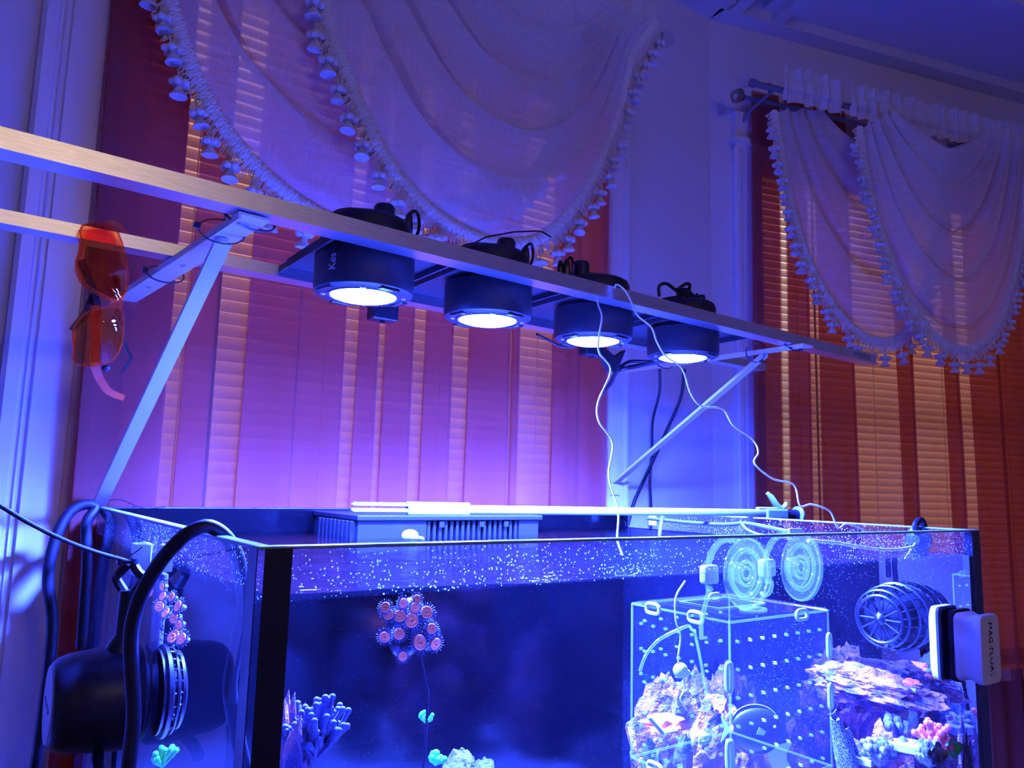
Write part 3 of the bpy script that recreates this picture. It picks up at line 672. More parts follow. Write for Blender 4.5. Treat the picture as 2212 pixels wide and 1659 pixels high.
for i, c in enumerate(LP):
    hw = .088; x0, x1 = c.x - (hw if i else .062), c.x + hw + (.03 if i == 3 else 0)
    if i: x0 = max(x0, LP[i - 1].x + hw + .012)
    pl = thing('mounting_plate', labs_p[i], 'plate', (c.x, c.y, ZP), 'black lamp mounting plates')
    # plate with a round hole
    n = 32; R = .0535; mb = MB(); out = []; inn = []
    for k in range(n):
        q = 2 * math.pi * k / n; inn.append(V3((c.x + R * math.cos(q), c.y + R * math.sin(q), 0)))
        dx, dy = math.cos(q), math.sin(q); tx = ((x1 - c.x) if dx > 0 else (c.x - x0)) / max(1e-6, abs(dx)); yt = (yrear(c.x) - .001 - c.y) if dy > 0 else (c.y - yfront(c.x) - .001); ty = yt / max(1e-6, abs(dy)); tt = min(tx, ty)
        p = V3((c.x + dx * tt, c.y + dy * tt, 0)); p.y += (p.x - c.x) * tF.y / tF.x; out.append(p)
    for z in (ZP, ZP + .0025): mb.v += [p + ZZ * z for p in inn] + [p + ZZ * z for p in out]
    for k in range(n):
        j = (k + 1) % n; mb.f += [(k, j, n + j, n + k), (2 * n + k, 2 * n + j, 3 * n + j, 3 * n + k), (k, j, 2 * n + j, 2 * n + k), (n + k, n + j, 3 * n + j, 3 * n + k)]
    mb.build('plate', 'black_metal', pl)
    for xx in (x0, x1 - .003):
        MB().add([V3((xx + a, y, z)) for z in (ZP - .008, ZP) for a, y in ((0, yfront(xx)), (.003, yfront(xx)), (.003, yrear(xx)), (0, yrear(xx)))], [(0, 1, 2, 3), (4, 5, 6, 7), (0, 1, 5, 4), (1, 2, 6, 5), (2, 3, 7, 6), (3, 0, 4, 7)]).build('flange', 'black_metal', pl)
    for yy in (yfront(c.x) + .004, yrear(c.x) - .004):
        MB().box((x0 + .02, yy - .003, ZP + .0025), (x1 - .02, yy + .003, ZP + .006)).build('hanger_strip', 'black_metal', pl)
    L = thing('aquarium_lamp', labs_l[i], 'lamp', c, 'black aquarium lamps')
    body = MB().lathe([(.0405, .0), (.0525, .0), (.0562, .0025), (.0572, .010), (.0572, .044), (.0535, .046), (.0535, .0505), (.0525, .053), (.0525, .080), (.050, .086), (.043, .090), (0, .092)], 48, None, c).build('housing', 'black_metal', L, True)
    MB().lathe([(.0378, .0005), (.0378, -.0006), (.0395, -.0014), (.0415, -.0012), (.0425, .0005)], 40, None, c).build('bezel', 'black', L, True)
    MB().lathe([(0, -.0042), (.030, -.0034), (.0376, -.0008)], 20, None, c).build('lens', 'led', L, True)
    for k in range(4):
        q = math.radians(45 + 90 * k + 20); p = c + V3((.0455 * math.cos(q), .0455 * math.sin(q), -.0002))
        MB().ball(p, .0036, 10, 6, (1, 1, .5)).build('screw', 'alu' if k % 2 else 'black', L, True)
        MB().rbox((-.012, -.004, -.0016), (.012, .004, .0006), .0005, Matrix.Translation(c + V3((.050 * math.cos(q + .6), .050 * math.sin(q + .6), 0))) @ Matrix.Rotation(q + .6 + math.pi / 2, 4, 'Z')).build('bezel_tab', 'black', L)
    top = c + V3((0, 0, .091))
    kx = (.018, .022, -.03, -.004)[i]
    MB().lathe([(.0125, -.004), (.0125, .020), (.0105, .0235), (.0, .024)], 20, None, top + V3((kx, -.006, -.003))).build('dial', 'black', L, True)
    for k, (dx, dy) in enumerate(((.034, -.004), (.038, .006))):
        p = top + V3((kx + dx * (1 if i != 2 else -.75), dy, -.006)); MB().tube([p, p + ZZ * .012, p + ZZ * .022, p + ZZ * .026], [.0052, .0052, .0042, .002], 8).build('plug', 'black', L, True)
    # vent slots round the top as thin ribs
    MB().lathe([(.028, .0), (.029, .004), (.024, .0055), (0, .006)], 24, None, top + V3((-.012, .0, -.002))).build('top_cap', 'black', L, True)
    p = top + V3((kx + .034 * (1 if i != 2 else -.75), -.004, .018))
    if i != 3:
        MB().tube(catmull([p, p + V3((.006, 0, .006)), p + V3((.014, .004, .004)), p + V3((.019, .01, -.012)), p + V3((.02, .03, -.03))], 20), .0021, 8).build('cable', 'black_matte', L, True)
    else:
        for pts in ([(1424, 640), (1424, 618), (1440, 613), (1462, 628), (1490, 640), (1510, 643)], [(1462, 626), (1480, 614), (1490, 616), (1485, 640)], [(1484, 640), (1486, 628), (1500, 640), (1520, 640), (1514, 650), (1480, 655), (1455, 652)]):
            MB().tube(catmull([PY(x, y, c.y - .02) for x, y in pts], 40), .0026, 8).build('cable', 'black_matte', L, True)
    if i == 0:
        # pale lettering on the side facing the room, reading upwards
        cu = bpy.data.curves.new('lettering', 'FONT'); cu.body = 'Kes'; cu.size = .0125; cu.extrude = .0002
        to = bpy.data.objects.new('lettering', cu); col.objects.link(to)
        dg = bpy.context.evaluated_depsgraph_get(); me = bpy.data.meshes.new_from_object(to.evaluated_get(dg)); bpy.data.objects.remove(to)
        me.name = 'lettering'; me.materials.clear(); me.materials.append(M['print'])
        a = math.atan2(-c.y, -c.x) - .62; rad = V3((math.cos(a), math.sin(a), 0)); tang = V3((-rad.y, rad.x, 0))
        place('lettering', me, frame_from(c + rad * .0576 + V3((0, 0, .016)) + tang * .002, (0, 0, 1), rad), L)
    if i == 1:
        pts = [PY(x, y, c.y - .005) for x, y in ((1005, 535), (1050, 512), (1110, 501), (1160, 499), (1172, 501), (1190, 512))]
        MB().tube(pts, .0011, 6).build('antenna_wire', 'black_matte', L, True)
def hang_box(px, py, w, h, lab):
    p = PY(px, py, .985); o = thing('power_brick', lab, 'power adapter', p - V3((0, 0, h)), 'small adapters under the rear rail')
    MB().rbox((p.x - w / 2, p.y - .012, p.z - h), (p.x + w / 2, p.y + .012, p.z), .003).build('case', 'black', o)
    MB().tube([p, V3((p.x, p.y, ZR))], .003, 8).build('cord', 'black_matte', o)
    MB().lathe([(.004, 0), (.004, .004), (0, .004)], 10, None, p - V3((0, 0, h + .003))).build('knob', 'black', o)
hang_box(828, 655, .040, .026, 'small black adapter hanging behind the lettered lamp')
hang_box(1278, 748, .042, .018, 'small black adapter hanging behind the lamp with the white line')

# ================================================================ the aquarium
TX0, TX1, TY0, TY1, RIM, BOT, G = .155, 1.111, .480, 1.152, -.043, -.60, .010
WATER = -.0755
tank = thing('aquarium', 'rimless glass aquarium with black back pane and black corner seams', 'aquarium', ((TX0 + TX1) / 2, (TY0 + TY1) / 2, BOT))
def pane(lo, hi, name, wet):
    """one sheet: the part below the waterline carries the water-side optics"""
    o = MB().box((lo[0], lo[1], BOT), (hi[0], hi[1], WATER + .001)).box((lo[0], lo[1], WATER + .001), (hi[0], hi[1], RIM)).build(name, 'glass', tank); o.data.materials.append(M[wet])
    for i, p in enumerate(o.data.polygons): p.material_index = 1 if i < 6 else 0
pane((TX0, TY0), (TX1, TY0 + G), 'front_pane', 'wet_pane')
pane((TX0, TY0 + G), (TX0 + G, TY1 - G), 'left_pane', 'wet_pane')
pane((TX1 - G, TY0 + G), (TX1, TY1 - G), 'right_pane', 'wet_end_pane')
MB().box((TX0, TY1 - G, BOT), (TX1, TY1, RIM)).build('back_pane', 'back_pane', tank)
MB().box((TX0 - .0, TY0, BOT - .012), (TX1, TY1, BOT)).build('base_pane', 'back_pane', tank)
e = .0025
MB().rbox((TX0, TY0, RIM), (TX1, TY0 + G, RIM + e), .0011).build('front_rim', 'glass_edge', tank)
MB().rbox((TX0, TY0 + G, RIM), (TX0 + G, TY1 - G, RIM + e), .0011).build('side_rim', 'glass_edge', tank)
MB().rbox((TX1 - G, TY0 + G, RIM), (TX1, TY1 - G, RIM + e), .0011).build('side_rim', 'glass_edge', tank)
MB().rbox((TX0, TY1 - G, RIM), (TX1, TY1, RIM + e), .0011).build('back_rim', 'seam', tank)
MB().box((TX0 + .004, TY0 - .0006, BOT), (TX0 + .0215, TY0, RIM + .001)).build('corner_seam', 'seam', tank)
MB().box((TX0 - .0006, TY0 + .001, BOT), (TX0, TY0 + .018, RIM + .001)).build('corner_seam', 'seam', tank)
MB().box((TX1 - .022, TY0 - .0006, BOT), (TX1, TY0, RIM + .001)).build('corner_seam', 'seam', tank)
MB().box((TX1, TY0 + .001, BOT), (TX1 + .0006, TY0 + .02, RIM + .001)).build('corner_seam', 'seam', tank)
# water: closed body with a rippled top
def water():
    mb = MB(); x0, x1, y0, y1 = TX0 + G + .0006, TX1 - G - .0006, TY0 + G + .0006, TY1 - G - .0006
    nx, ny = 120, 90
    def zz(x, y):
        edge = .0022 * math.exp(-(y - y0) / .006) + .0018 * math.exp(-(x - x0) / .006)
        return WATER + .0012 * noise.noise(V3((x * 9, y * 16, 0))) + .0006 * noise.noise(V3((x * 30, y * 45, 4))) + edge + .002 * math.sin(x * 7 + .5) * math.exp(-(y - y0) / .1)
    for j in range(ny + 1):
        for i in range(nx + 1): x = x0 + (x1 - x0) * i / nx; y = y0 + (y1 - y0) * (j / ny) ** 1.4; mb.v.append(V3((x, y, zz(x, y))))
    for j in range(ny):
        for i in range(nx): a = j * (nx + 1) + i; mb.f.append((a, a + 1, a + nx + 2, a + nx + 1))
    top = len(mb.f); b = len(mb.v); zb = BOT + .001
    ring = [i for i in range(nx + 1)] + [j * (nx + 1) + nx for j in range(1, ny + 1)] + [ny * (nx + 1) + i for i in range(nx - 1, -1, -1)] + [j * (nx + 1) for j in range(ny - 1, 0, -1)]
    for r in ring: mb.v.append(V3((mb.v[r].x, mb.v[r].y, zb)))
    n = len(ring)
    for k in range(n): mb.f.append((ring[k], b + k, b + (k + 1) % n, ring[(k + 1) % n]))
    mb.f.append(tuple(b + k for k in range(n)))
    o = mb.build('aquarium_water', 'water_top', smooth=False); o.data.materials.append(M['water_side'])
    for p in o.data.polygons:
        p.material_index = 0 if (p.normal.z > .5) else 1; p.use_smooth = p.normal.z > .5
    return tag(o, 'clear blue lit water with a rippled surface filling the aquarium', 'water', kind='stuff')
water()
tag(MB().grid(lambda u, v: V3((TX0 + G + .002 + u * (TX1 - TX0 - 2 * G - .004), TY0 + G + .002 + v * (TY1 - TY0 - 2 * G - .004), BOT + .03 + .012 * noise.noise(V3((u * 5, v * 4, 2))))), 40, 30).build('sand_bed', 'sand', smooth=True), 'pale sand bed on the aquarium floor', 'sand', kind='stuff')
stand = thing('aquarium_stand', 'black laminate cabinet stand carrying the aquarium', 'stand', ((TX0 + TX1) / 2, (TY0 + TY1) / 2, FLOOR))
MB().box((TX0, TY0 + .02, FLOOR), (TX1, TY1, BOT - .013)).build('carcass', 'stand', stand)
for k in range(2):
    d = MB().box((TX0 + .004 + k * .478, TY0, FLOOR + .08), (TX0 + .47 + k * .478, TY0 + .019, BOT - .02)).build('door', 'stand', stand)
    hx = TX0 + (.44 if k == 0 else .51); MB().tube([V3((hx, TY0 - .02, -.95)), V3((hx, TY0 - .02, -.83))], .005, 8).build('handle', 'alu', d)

# ---------------------------------------------------------------- overflow box
def overflow():
    x0, x1, y0, y1, zt, zb = PY(820, 1120, .985).x, PY(1165, 1120, .985).x, .985, TY1 - G - .001, -.0445, -.108
    xb = x0 - .035
    o = thing('overflow_box', 'black slotted overflow box against the back pane with a comb of teeth', 'overflow box', ((x0 + x1) / 2, (y0 + y1) / 2, zb))
    MB().rbox((xb, y0 - .004, zt - .007), (x1 + .004, y1, zt), .0015).build('lid', 'overflow', o)
    MB().box((xb + .003, y0 + .012, zb), (x1 - .002, y1, zt - .008)).build('body', 'overflow', o)
    MB().box((xb + .003, y0, zt - .05), (x0 + .075, y0 + .011, zt - .008)).build('front_panel', 'overflow', o)
    MB().box((x1 - .04, y0, zt - .05), (x1 - .002, y0 + .011, zt - .008)).build('front_panel', 'overflow', o)
    a, b = x0 + .075, x1 - .04; n = 17
    tm = mesh_of(MB().rbox((-.0026, 0, -.042), (.0026, .009, 0), .0012), 'tooth', 'overflow')
    for k in range(n): place('tooth', tm, Matrix.Translation((a + (b - a) * (k + .5) / n, y0 + .001, zt - .008)), o)
    tm2 = mesh_of(MB().rbox((0, -.004, -.042), (.008, .004, 0), .0012), 'side_tooth', 'overflow')
    for k in range(9): place('side_tooth', tm2, Matrix.Translation((xb - .004, y0 + .012 + .014 * k, zt - .008)), o)
    for px in (a + .02, a + .09, b - .03): MB().box((px, y0 - .003, zt - .017), (px + .008, y0, zt - .009)).build('clip', 'overflow', o)
    s = V3((x0 + .04, y0 - .004, WATER)); sn = thing('snail', 'small pale snail shell on the overflow box at the waterline', 'snail', s + V3((0, -.01, -.004)))
    MB().ball(s + V3((0, -.012, .004)), .010, 14, 9, (1.25, .8, .85)).build('shell', 'ring', sn, True)
    MB().ball(s + V3((.014, -.014, -.001)), .006, 10, 6, (1.4, .8, .7)).build('foot', 'coral_tan', sn, True)
    return o
overflow()

# ---------------------------------------------------------------- long-handled grabber tool across the rim
def grabber():
    z = -.0335; a, b = PZ(760, 1098, z), PZ(1728, 1109, z)
    # keep it level just above lid and rim
    d = (b - a).normalized(); side = V3((-d.y, d.x, 0))
    o = thing('grabber_tool', 'long pale blue grabber tool lying across the back of the tank', 'tool', a + d * .4 - V3((0, 0, .008)))
    L = (b - a).length
    fm = frame_from(a, d, (0, 0, 1))
    MB().rbox((.15, -.006, -.006), (L - .05, .006, .006), .0028, fm).build('shaft', 'tool', o, True)
    MB().rbox((.075, -.0075, -.008), (.165, .0075, .0095), .002, fm).build('socket', 'tool_dark', o)
    MB().rbox((.0, -.006, -.005), (.08, .006, .0005), .002, fm).build('lower_jaw', 'tool', o)
    up = MB().rbox((.0, -.006, .003), (.08, .006, .0065), .0015, fm).build('upper_jaw', 'tool', o)
    for k in range(11): MB().box((.003 + .0065 * k, -.006, .0065), (.006 + .0065 * k, .006, .0082), fm).build('grip_ridge', 'tool', up)
    MB().rbox((L - .085, -.009, -.010), (L - .035, .009, .007), .003, fm).build('trigger_body', 'tool_dark', o)
    MB().rbox((L - .1, -.004, .006), (L - .05, .004, .010), .0015, fm).build('trigger_bar', 'coral_green' if False else 'tool', o)
    MB().tube([fm @ V3(p) for p in ((L - .045, 0, .006), (L - .058, 0, .016), (L - .068, 0, .028), (L - .076, 0, .034))], [.006, .0055, .005, .003], 8).build('trigger', 'tool', o, True)
    MB().tube([fm @ V3(p) for p in ((L - .045, 0, .007), (L - .036, 0, .012), (L - .032, 0, .018))], [.004, .004, .003], 8).build('thumb_stop', 'tool', o, True)
    MB().tube([fm @ V3(p) for p in ((L - .06, 0, -.008), (L - .061, 0, -.02), (L - .061, 0, -.03))], .004, 8).build('lower_peg', 'tool', o, True)
    MB().tube([fm @ V3((L - .04, 0, -.002)), fm @ V3((L - .004, 0, -.002))], .0085, 12).build('handle_end', 'black', o, True)
    MB().lathe([(.012, 0), (.0145, .002), (.0145, .005), (.012, .006)], 20, fm @ Matrix.Translation((L - .008, 0, -.002)) @ Matrix.Rotation(math.pi / 2, 4, 'Y')).build('end_flange', 'tool_dark', o, True)
grabber()
# ---------------------------------------------------------------- wave pumps
def cage(o, c, ax, r, L, mat='black'):
    """slotted intake cage along ax from the glass: rings, ribs, hub"""
    fm = align_z(c, ax)
    MB().lathe([(r * .98, 0), (r * .98, .006), (r * .6, .006)], 36, fm).build('base_disc', mat, o, True)
    MB().lathe([(r * .55, .004), (r * .55, L * .9), (r * .2, L * .95)], 24, fm).build('core', mat, o, True)
    prof = [(r * .99, .006), (r * 1.0, L * .3), (r * .96, L * .62), (r * .84, L * .9), (r * .7, L)]
    rib = MB().tube([V3((p[0], 0, p[1])) for p in prof], .0011, 5); me = mesh_of(rib, 'rib', mat, True)
    for k in range(22): place('rib', me, fm @ Matrix.Rotation(2 * math.pi * k / 22, 4, 'Z'), o)
    for (rr, h, th) in ((1.0, L * .28, .0032), (.965, L * .62, .0016), (.845, L * .9, .0024), (.70, L, .0022)):
        MB().tube([fm @ V3((r * rr * math.cos(2 * math.pi * k / 40), r * rr * math.sin(2 * math.pi * k / 40), h)) for k in range(40)], th, 6, closed=True).build('cage_ring', mat, o, True)
    sp = mesh_of(MB().tube([V3((r * .14, 0, L * 1.0)), V3((r * .7, 0, L))], .0013, 5), 'spoke', mat)
    for k in range(12): place('spoke', sp, fm @ Matrix.Rotation(2 * math.pi * k / 12, 4, 'Z'), o)
    MB().lathe([(r * .20, L * .9), (r * .22, L * .98), (r * .12, L * 1.06), (0, L * 1.09)], 20, fm).build('hub', mat, o, True)
def dry_side(o, c, ax, r, L):
    fm = align_z(c, ax)
    MB().lathe([(r * .9, 0), (r * 1.0, .004), (r * 1.02, .016), (r * 1.0, L * .45), (r * .93, L * .8), (r * .86, L * .93), (r * .78, L * .985), (r * .74, L)], 48, fm).build('motor_housing', 'black', o, True)
    MB().lathe([(r * .745, L * .99), (r * .72, L * 1.012), (0, L * 1.016)], 36, fm).build('end_cap', pbr('grey_cap', (.30, .32, .38), .35), o, True)
    MB().rbox((-.016, -.0015, L * 1.014), (.016, .0015, L * 1.02), .0006, fm @ Matrix.Rotation(1.4, 4, 'Z')).build('cap_mark', 'black', o)
pc = PX(305, 1498, TX0 - .0007)
pump = thing('wave_pump', 'black wave pump clamped on the left pane with its motor outside', 'pump', pc - ZZ * .045, 'wave pumps')
dry_side(pump, pc, V3((-1, 0, 0)), .0435, .072)
cage(pump, V3((TX0 + G + .0006, pc.y, pc.z)), V3((1, 0, 0)), .038, .020)
nk = pc + V3((-.022, -.004, .040))
MB().tube([nk + V3((0, 0, -.012)), nk + V3((.002, 0, .004)), nk + V3((.004, 0, .014)), nk + V3((.004, 0, .052))], [.018, .012, .0085, .008], 14).build('cable_neck', 'black', pump, True)
tie = PY(282, 1213, nk.y - .003)
for dx, dy in ((-.007, .003), (.007, -.003)):
    q = nk + V3((.004 + dx * .5, dy, .05)); MB().tube(catmull([q, q + V3((dx, dy, .012)), V3((tie.x + dx, tie.y + dy, (tie.z + q.z) / 2 + .004)), tie + V3((dx * .3, 0, -.002))], 20), .0042, 8).build('cable', 'black_matte', pump, True)
zip_tie(tie, XZ, YY, .006, .006, .003, math.pi, [tie + V3((.002, -.004, .008)), tie + V3((.008, -.004, .013))], 'black zip tie bundling the pump cable outside the left pane')
pr = PX(1952, 1330, TX1 - G - .0006)
pumpr = thing('wave_pump', 'black caged wave pump inside the right end of the tank near the magnet cleaner', 'pump', pr - ZZ * .045, 'wave pumps')
cage(pumpr, pr, V3((-1, 0, 0)), .044, .062)
dry_side(pumpr, V3((TX1 + .0007, pr.y, pr.z)), V3((1, 0, 0)), .0435, .072)

# white level sensor on the left pane
sc = PX(322, 1206, TX0 - .001)
so = thing('level_sensor', 'white slotted level sensor clipped outside the left pane', 'sensor', sc - ZZ * .014)
MB().rbox((TX0 - .016, sc.y - .012, sc.z - .0145), (TX0 - .001, sc.y + .006, sc.z + .0145), .0015).build('case', 'milky', so)
for k in (-.0045, .0035): MB().box((TX0 - .0164, sc.y + k - .0008, sc.z - .004), (TX0 - .0158, sc.y + k + .0008, sc.z + .005)).build('slot', 'seam', so)
MB().box((TX0 - .001 + G + .001, sc.y - .010, sc.z - .012), (TX0 + G + .008, sc.y + .008, sc.z + .012)).build('inner_half', 'ring', so)

# ---------------------------------------------------------------- magnet cleaner with worn lettering
def magnet():
    cz = PY(2090, 1404, .455).z; x0 = PY(2112, 1400, .446).x; x1 = x0 + .050; h = .0405; xc = (x0 + x1) / 2; hw = (x1 - x0) / 2
    o = thing('magnet_cleaner', 'white magnetic glass cleaner with worn black lettering on the front pane', 'magnet cleaner', (xc, .455, cz - h))
    def ring(y, sx, sz, r=.008, n=6):
        out = []
        for qx, qz, a0 in ((1, 1, 0), (-1, 1, 90), (-1, -1, 180), (1, -1, 270)):
            for k in range(n + 1):
                a = math.radians(a0 + 90 * k / n); out.append(V3((xc + qx * (hw * sx - r) + r * math.cos(a), y, cz + qz * (h * sz - r) + r * math.sin(a))))
        return out
    def loft(rings, name, mat):
        mb = MB(); n = len(rings[0])
        for r in rings: mb.v += r
        for i in range(len(rings) - 1):
            for k in range(n): j = (k + 1) % n; mb.f.append((i * n + k, i * n + j, (i + 1) * n + j, (i + 1) * n + k))
        mb.f.append(tuple(range(n))); mb.f.append(tuple((len(rings) - 1) * n + k for k in range(n))); return mb.build(name, mat, o, True)
    yg = TY0 - .0008
    loft([ring(yg, 1.0, 1.05), ring(yg - .006, 1.0, 1.05)], 'felt_pad', 'felt')
    Y = yg - .0062
    loft([ring(Y, .98, .98), ring(Y - .003, 1, 1), ring(Y - .006, .97, .98), ring(Y - .011, .90, .93), ring(Y - .016, .90, .93), ring(Y - .021, .97, .98), ring(Y - .024, 1, 1), ring(Y - .029, 1, 1), ring(Y - .031, .97, .985)], 'outer_grip', 'magnet')
    yi = TY0 + G + .0008
    loft([ring(yi, 1.0, 1.1), ring(yi + .003, 1.0, 1.1)], 'scrubbing_pad', 'felt')
    loft([ring(yi + .0032, 1.0, 1.1), ring(yi + .010, 1.0, 1.1), ring(yi + .014, .8, .9)], 'inner_half', 'white_plastic')
    cu = bpy.data.curves.new('lettering', 'FONT'); cu.body = 'MAG-FLOAT'; cu.size = .0135; cu.extrude = .0002; cu.space_character = 1.05
    to = bpy.data.objects.new('lettering', cu); col.objects.link(to)
    dg = bpy.context.evaluated_depsgraph_get(); me = bpy.data.meshes.new_from_object(to.evaluated_get(dg)); bpy.data.objects.remove(to); me.name = 'lettering'
    me.materials.clear(); wm, nt, out = new_mat('worn_black_print'); d = nd(nt, 'BsdfDiffuse', Color=(.02, .02, .03, 1)); t = nd(nt, 'BsdfTransparent'); mx = nd(nt, 'MixShader')
    r = ramp(nt, noise_tex(nt, coords(nt), 170, 2), [(.50, (0, 0, 0)), (.58, (1, 1, 1))]); nt.links.new(r, mx.inputs[0]); nt.links.new(d.outputs[0], mx.inputs[1]); nt.links.new(t.outputs[0], mx.inputs[2]); nt.links.new(mx.outputs[0], out.inputs[0]); me.materials.append(wm)
    wid = max(v.co.x for v in me.vertices) - min(v.co.x for v in me.vertices); s = .064 / wid
    place('lettering', me, frame_from((xc - .004, Y - .0313, cz + .032), (0, 0, -1), (0, -1, 0)) @ Matrix.Diagonal((s, 1.0, 1, 1)), o)
magnet()

# ---------------------------------------------------------------- suction cups and the hanging acclimation box
yi = TY0 + G
BX0, BX1, BY0, BY1, BZ1, BZ0 = PY(1576, 1400, .512).x, PY(1790, 1400, .512).x, .512, .648, PY(1574, 1345, .512).z, PY(1574, 1345, .512).z - .165
def cup(px, py, lab, arm):
    c = PY(px, py, yi + .0006); o = thing('suction_cup', lab, 'suction cup', c - ZZ * .034, 'clear suction cups of the hanging box')
    fm = align_z(c, V3((0, 1, 0)))
    MB().lathe([(.0345, .0), (.035, .0015), (.031, .0035), (.024, .0055), (.022, .0095), (.0205, .0095), (.0195, .006), (.012, .0055), (.0105, .012), (.0085, .017), (0, .017)], 48, fm).build('cup_disc', 'silicone_clear', o, True)
    for r, w in ((.0340, .0011), (.0235, .0022), (.0205, .0010), (.0115, .0018), (.006, .0014)): MB().tube([fm @ V3((r * math.cos(2 * math.pi * k / 40), r * math.sin(2 * math.pi * k / 40), .004)) for k in range(40)], w, 6, closed=True).build('ridge', 'acrylic_edge', o, True)
    MB().tube([c + V3((-.006 + .033 * math.cos(q), .020, .033 * math.sin(q))) for q in [math.radians(70 + 10 * k) for k in range(15)]], .0024, 8, flat=1.6).build('cup_reflection', 'acrylic_edge', o, True)  # mirror image of the cup, modelled as a solid arc behind the disc
    MB().rbox((c.x - .046, yi + .016, c.z - .010), (c.x - .026, yi + .026, c.z + .008), .003).build('lug', 'ring', o, True)
    hx = c.x - .040
    if arm: pts = [(hx, c.z - .008), (hx + .002, c.z - .018), (hx - .004, c.z - .034), (hx - .008, c.z - .045), (hx - .008, BZ1 - .012)]
    else: pts = [(hx + .008, c.z - .008), (hx + .012, c.z - .018), (hx + .008, c.z - .026), (hx - .001, c.z - .029), (hx - .006, c.z - .026)]
    MB().tube(catmull([V3((x, yi + .021, z)) for x, z in pts], 24), .0021, 8).build('hook_arm', 'acrylic_edge', o, True)
cup(1620, 1240, 'clear suction cup on the front pane holding the box, at its front corner', True)
cup(1738, 1226, 'clear suction cup on the front pane holding the box, crossed by the waterline', False)
def acc_box():
    o = thing('acclimation_box', 'clear acrylic acclimation box with drilled air holes hanging in the water', 'box', ((BX0 + BX1) / 2, (BY0 + BY1) / 2, BZ0)); t = .003
    def pn(lo, hi, name): MB().box(lo, hi).build(name, 'acrylic', o)
    pn((BX0, BY0, BZ0), (BX1, BY0 + t, BZ1), 'front_panel'); pn((BX0, BY1 - t, BZ0), (BX1, BY1, BZ1), 'back_panel')
    pn((BX0, BY0 + t, BZ0), (BX0 + t, BY1 - t, BZ1), 'side_panel'); pn((BX1 - t, BY0 + t, BZ0), (BX1, BY1 - t, BZ1), 'side_panel')
    pn((BX0, BY0, BZ0 - t), (BX1, BY1, BZ0), 'floor_panel'); pn((BX0 + .002, BY0 + .002, BZ1 + .0005), (BX1 - .002, BY1 - .002, BZ1 + t), 'lid')
    ed = MB(); w = .0013
    C = [(x, y, z) for x in (BX0, BX1) for y in (BY0, BY1) for z in (BZ0, BZ1)]
    for i, a in enumerate(C):
        for b in C[i + 1:]:
            if sum(1 for k in range(3) if a[k] != b[k]) == 1: MB().tube([V3(a), V3(b)], w, 6).build('edge_strip', 'acrylic_edge', o)
    lx = .045; MB().tube([V3((BX0 + lx, BY0 + .05, BZ1 + t + .001)), V3((BX1 - lx, BY0 + .05, BZ1 + t + .001)), V3((BX1 - lx, BY1 - .03, BZ1 + t + .001)), V3((BX0 + lx, BY1 - .03, BZ1 + t + .001))], .0007, 5, closed=True).build('lid_flap', 'acrylic_edge', o)
    MB().tube([V3(((BX0 + BX1) / 2 - .01 + .016 * math.cos(2 * math.pi * k / 28), BY0 + .028 + .012 * math.sin(2 * math.pi * k / 28), BZ1 + t + .001)) for k in range(28)], .0014, 6, closed=True).build('lid_port', 'acrylic_edge', o, True)
    def ring(c, along, nrm, L, W):
        c, along, nrm = V3(c), V3(along).normalized(), V3(nrm); sd = along.cross(nrm); pts = []
        for k in range(28):
            q = 2 * math.pi * k / 28; cx, sx = math.cos(q), math.sin(q)
            pts.append(c + along * (math.copysign(abs(cx) ** .5, cx) * L) + sd * (math.copysign(abs(sx) ** .7, sx) * W))
        MB().tube(pts, .0021, 7, closed=True).build('rubber_ring', 'ring', o, True)
    fx, fy = (0, -1, 0), (-1, 0, 0)
    for y in (BY0 + .103, BY0 + .042): ring((BX0 - .001, y, BZ1 - .001), (0, 1, 0), fy, .0095, .005)
    ring((BX0 + .12, BY0 - .001, BZ1 - .001), (1, 0, 0), fx, .0095, .005)
    ring((BX1 - .03, BY1 - .002, BZ1 - .001), (1, 0, 0), fx, .0095, .004)
    for z in (BZ1 - .038, BZ1 - .092): ring((BX1, BY0 - .001, z), (0, 0, 1), fx, .0125, .0026)
    for z in (BZ1 - .052, BZ1 - .125): ring((BX0 - .001, BY0, z), (0, 0, 1), (-.7, -.7, 0), .0135, .0028)
    ring((BX1 - .05, BY1 - .002, BZ0), (1, 0, 0), fx, .0095, .004); ring((BX0 - .001, BY0 + .1, BZ0), (0, 1, 0), fy, .0095, .004)
    for panel, nu, nv in (('side', 7, 6), ('front', 8, 6), ('back', 6, 5)):
        mb = MB()
        for i in range(nu):
            for j in range(nv):
                u, z = (i + .7) / (nu + .4), BZ1 - .02 - (BZ1 - BZ0 - .03) * j / (nv - 1)
                if panel == 'side': p, ax = V3((BX0, BY0 + (BY1 - BY0) * u, z)), V3((1, 0, 0))
                elif panel == 'front': p, ax = V3((BX0 + (BX1 - BX0) * u, BY0, z)), V3((0, 1, 0))
                else: p, ax = V3((BX0 + (BX1 - BX0) * u, BY1 - .003, z)), V3((0, 1, 0))
                mb.lathe([(.0009, -.0003), (.0016, -.0003), (.0016, .0033), (.0009, .0033), (.0009, -.0003)], 8, align_z(p, ax))
        tag(mb.build('drilled_holes', 'acrylic_edge', o, True), kind='stuff')
acc_box()
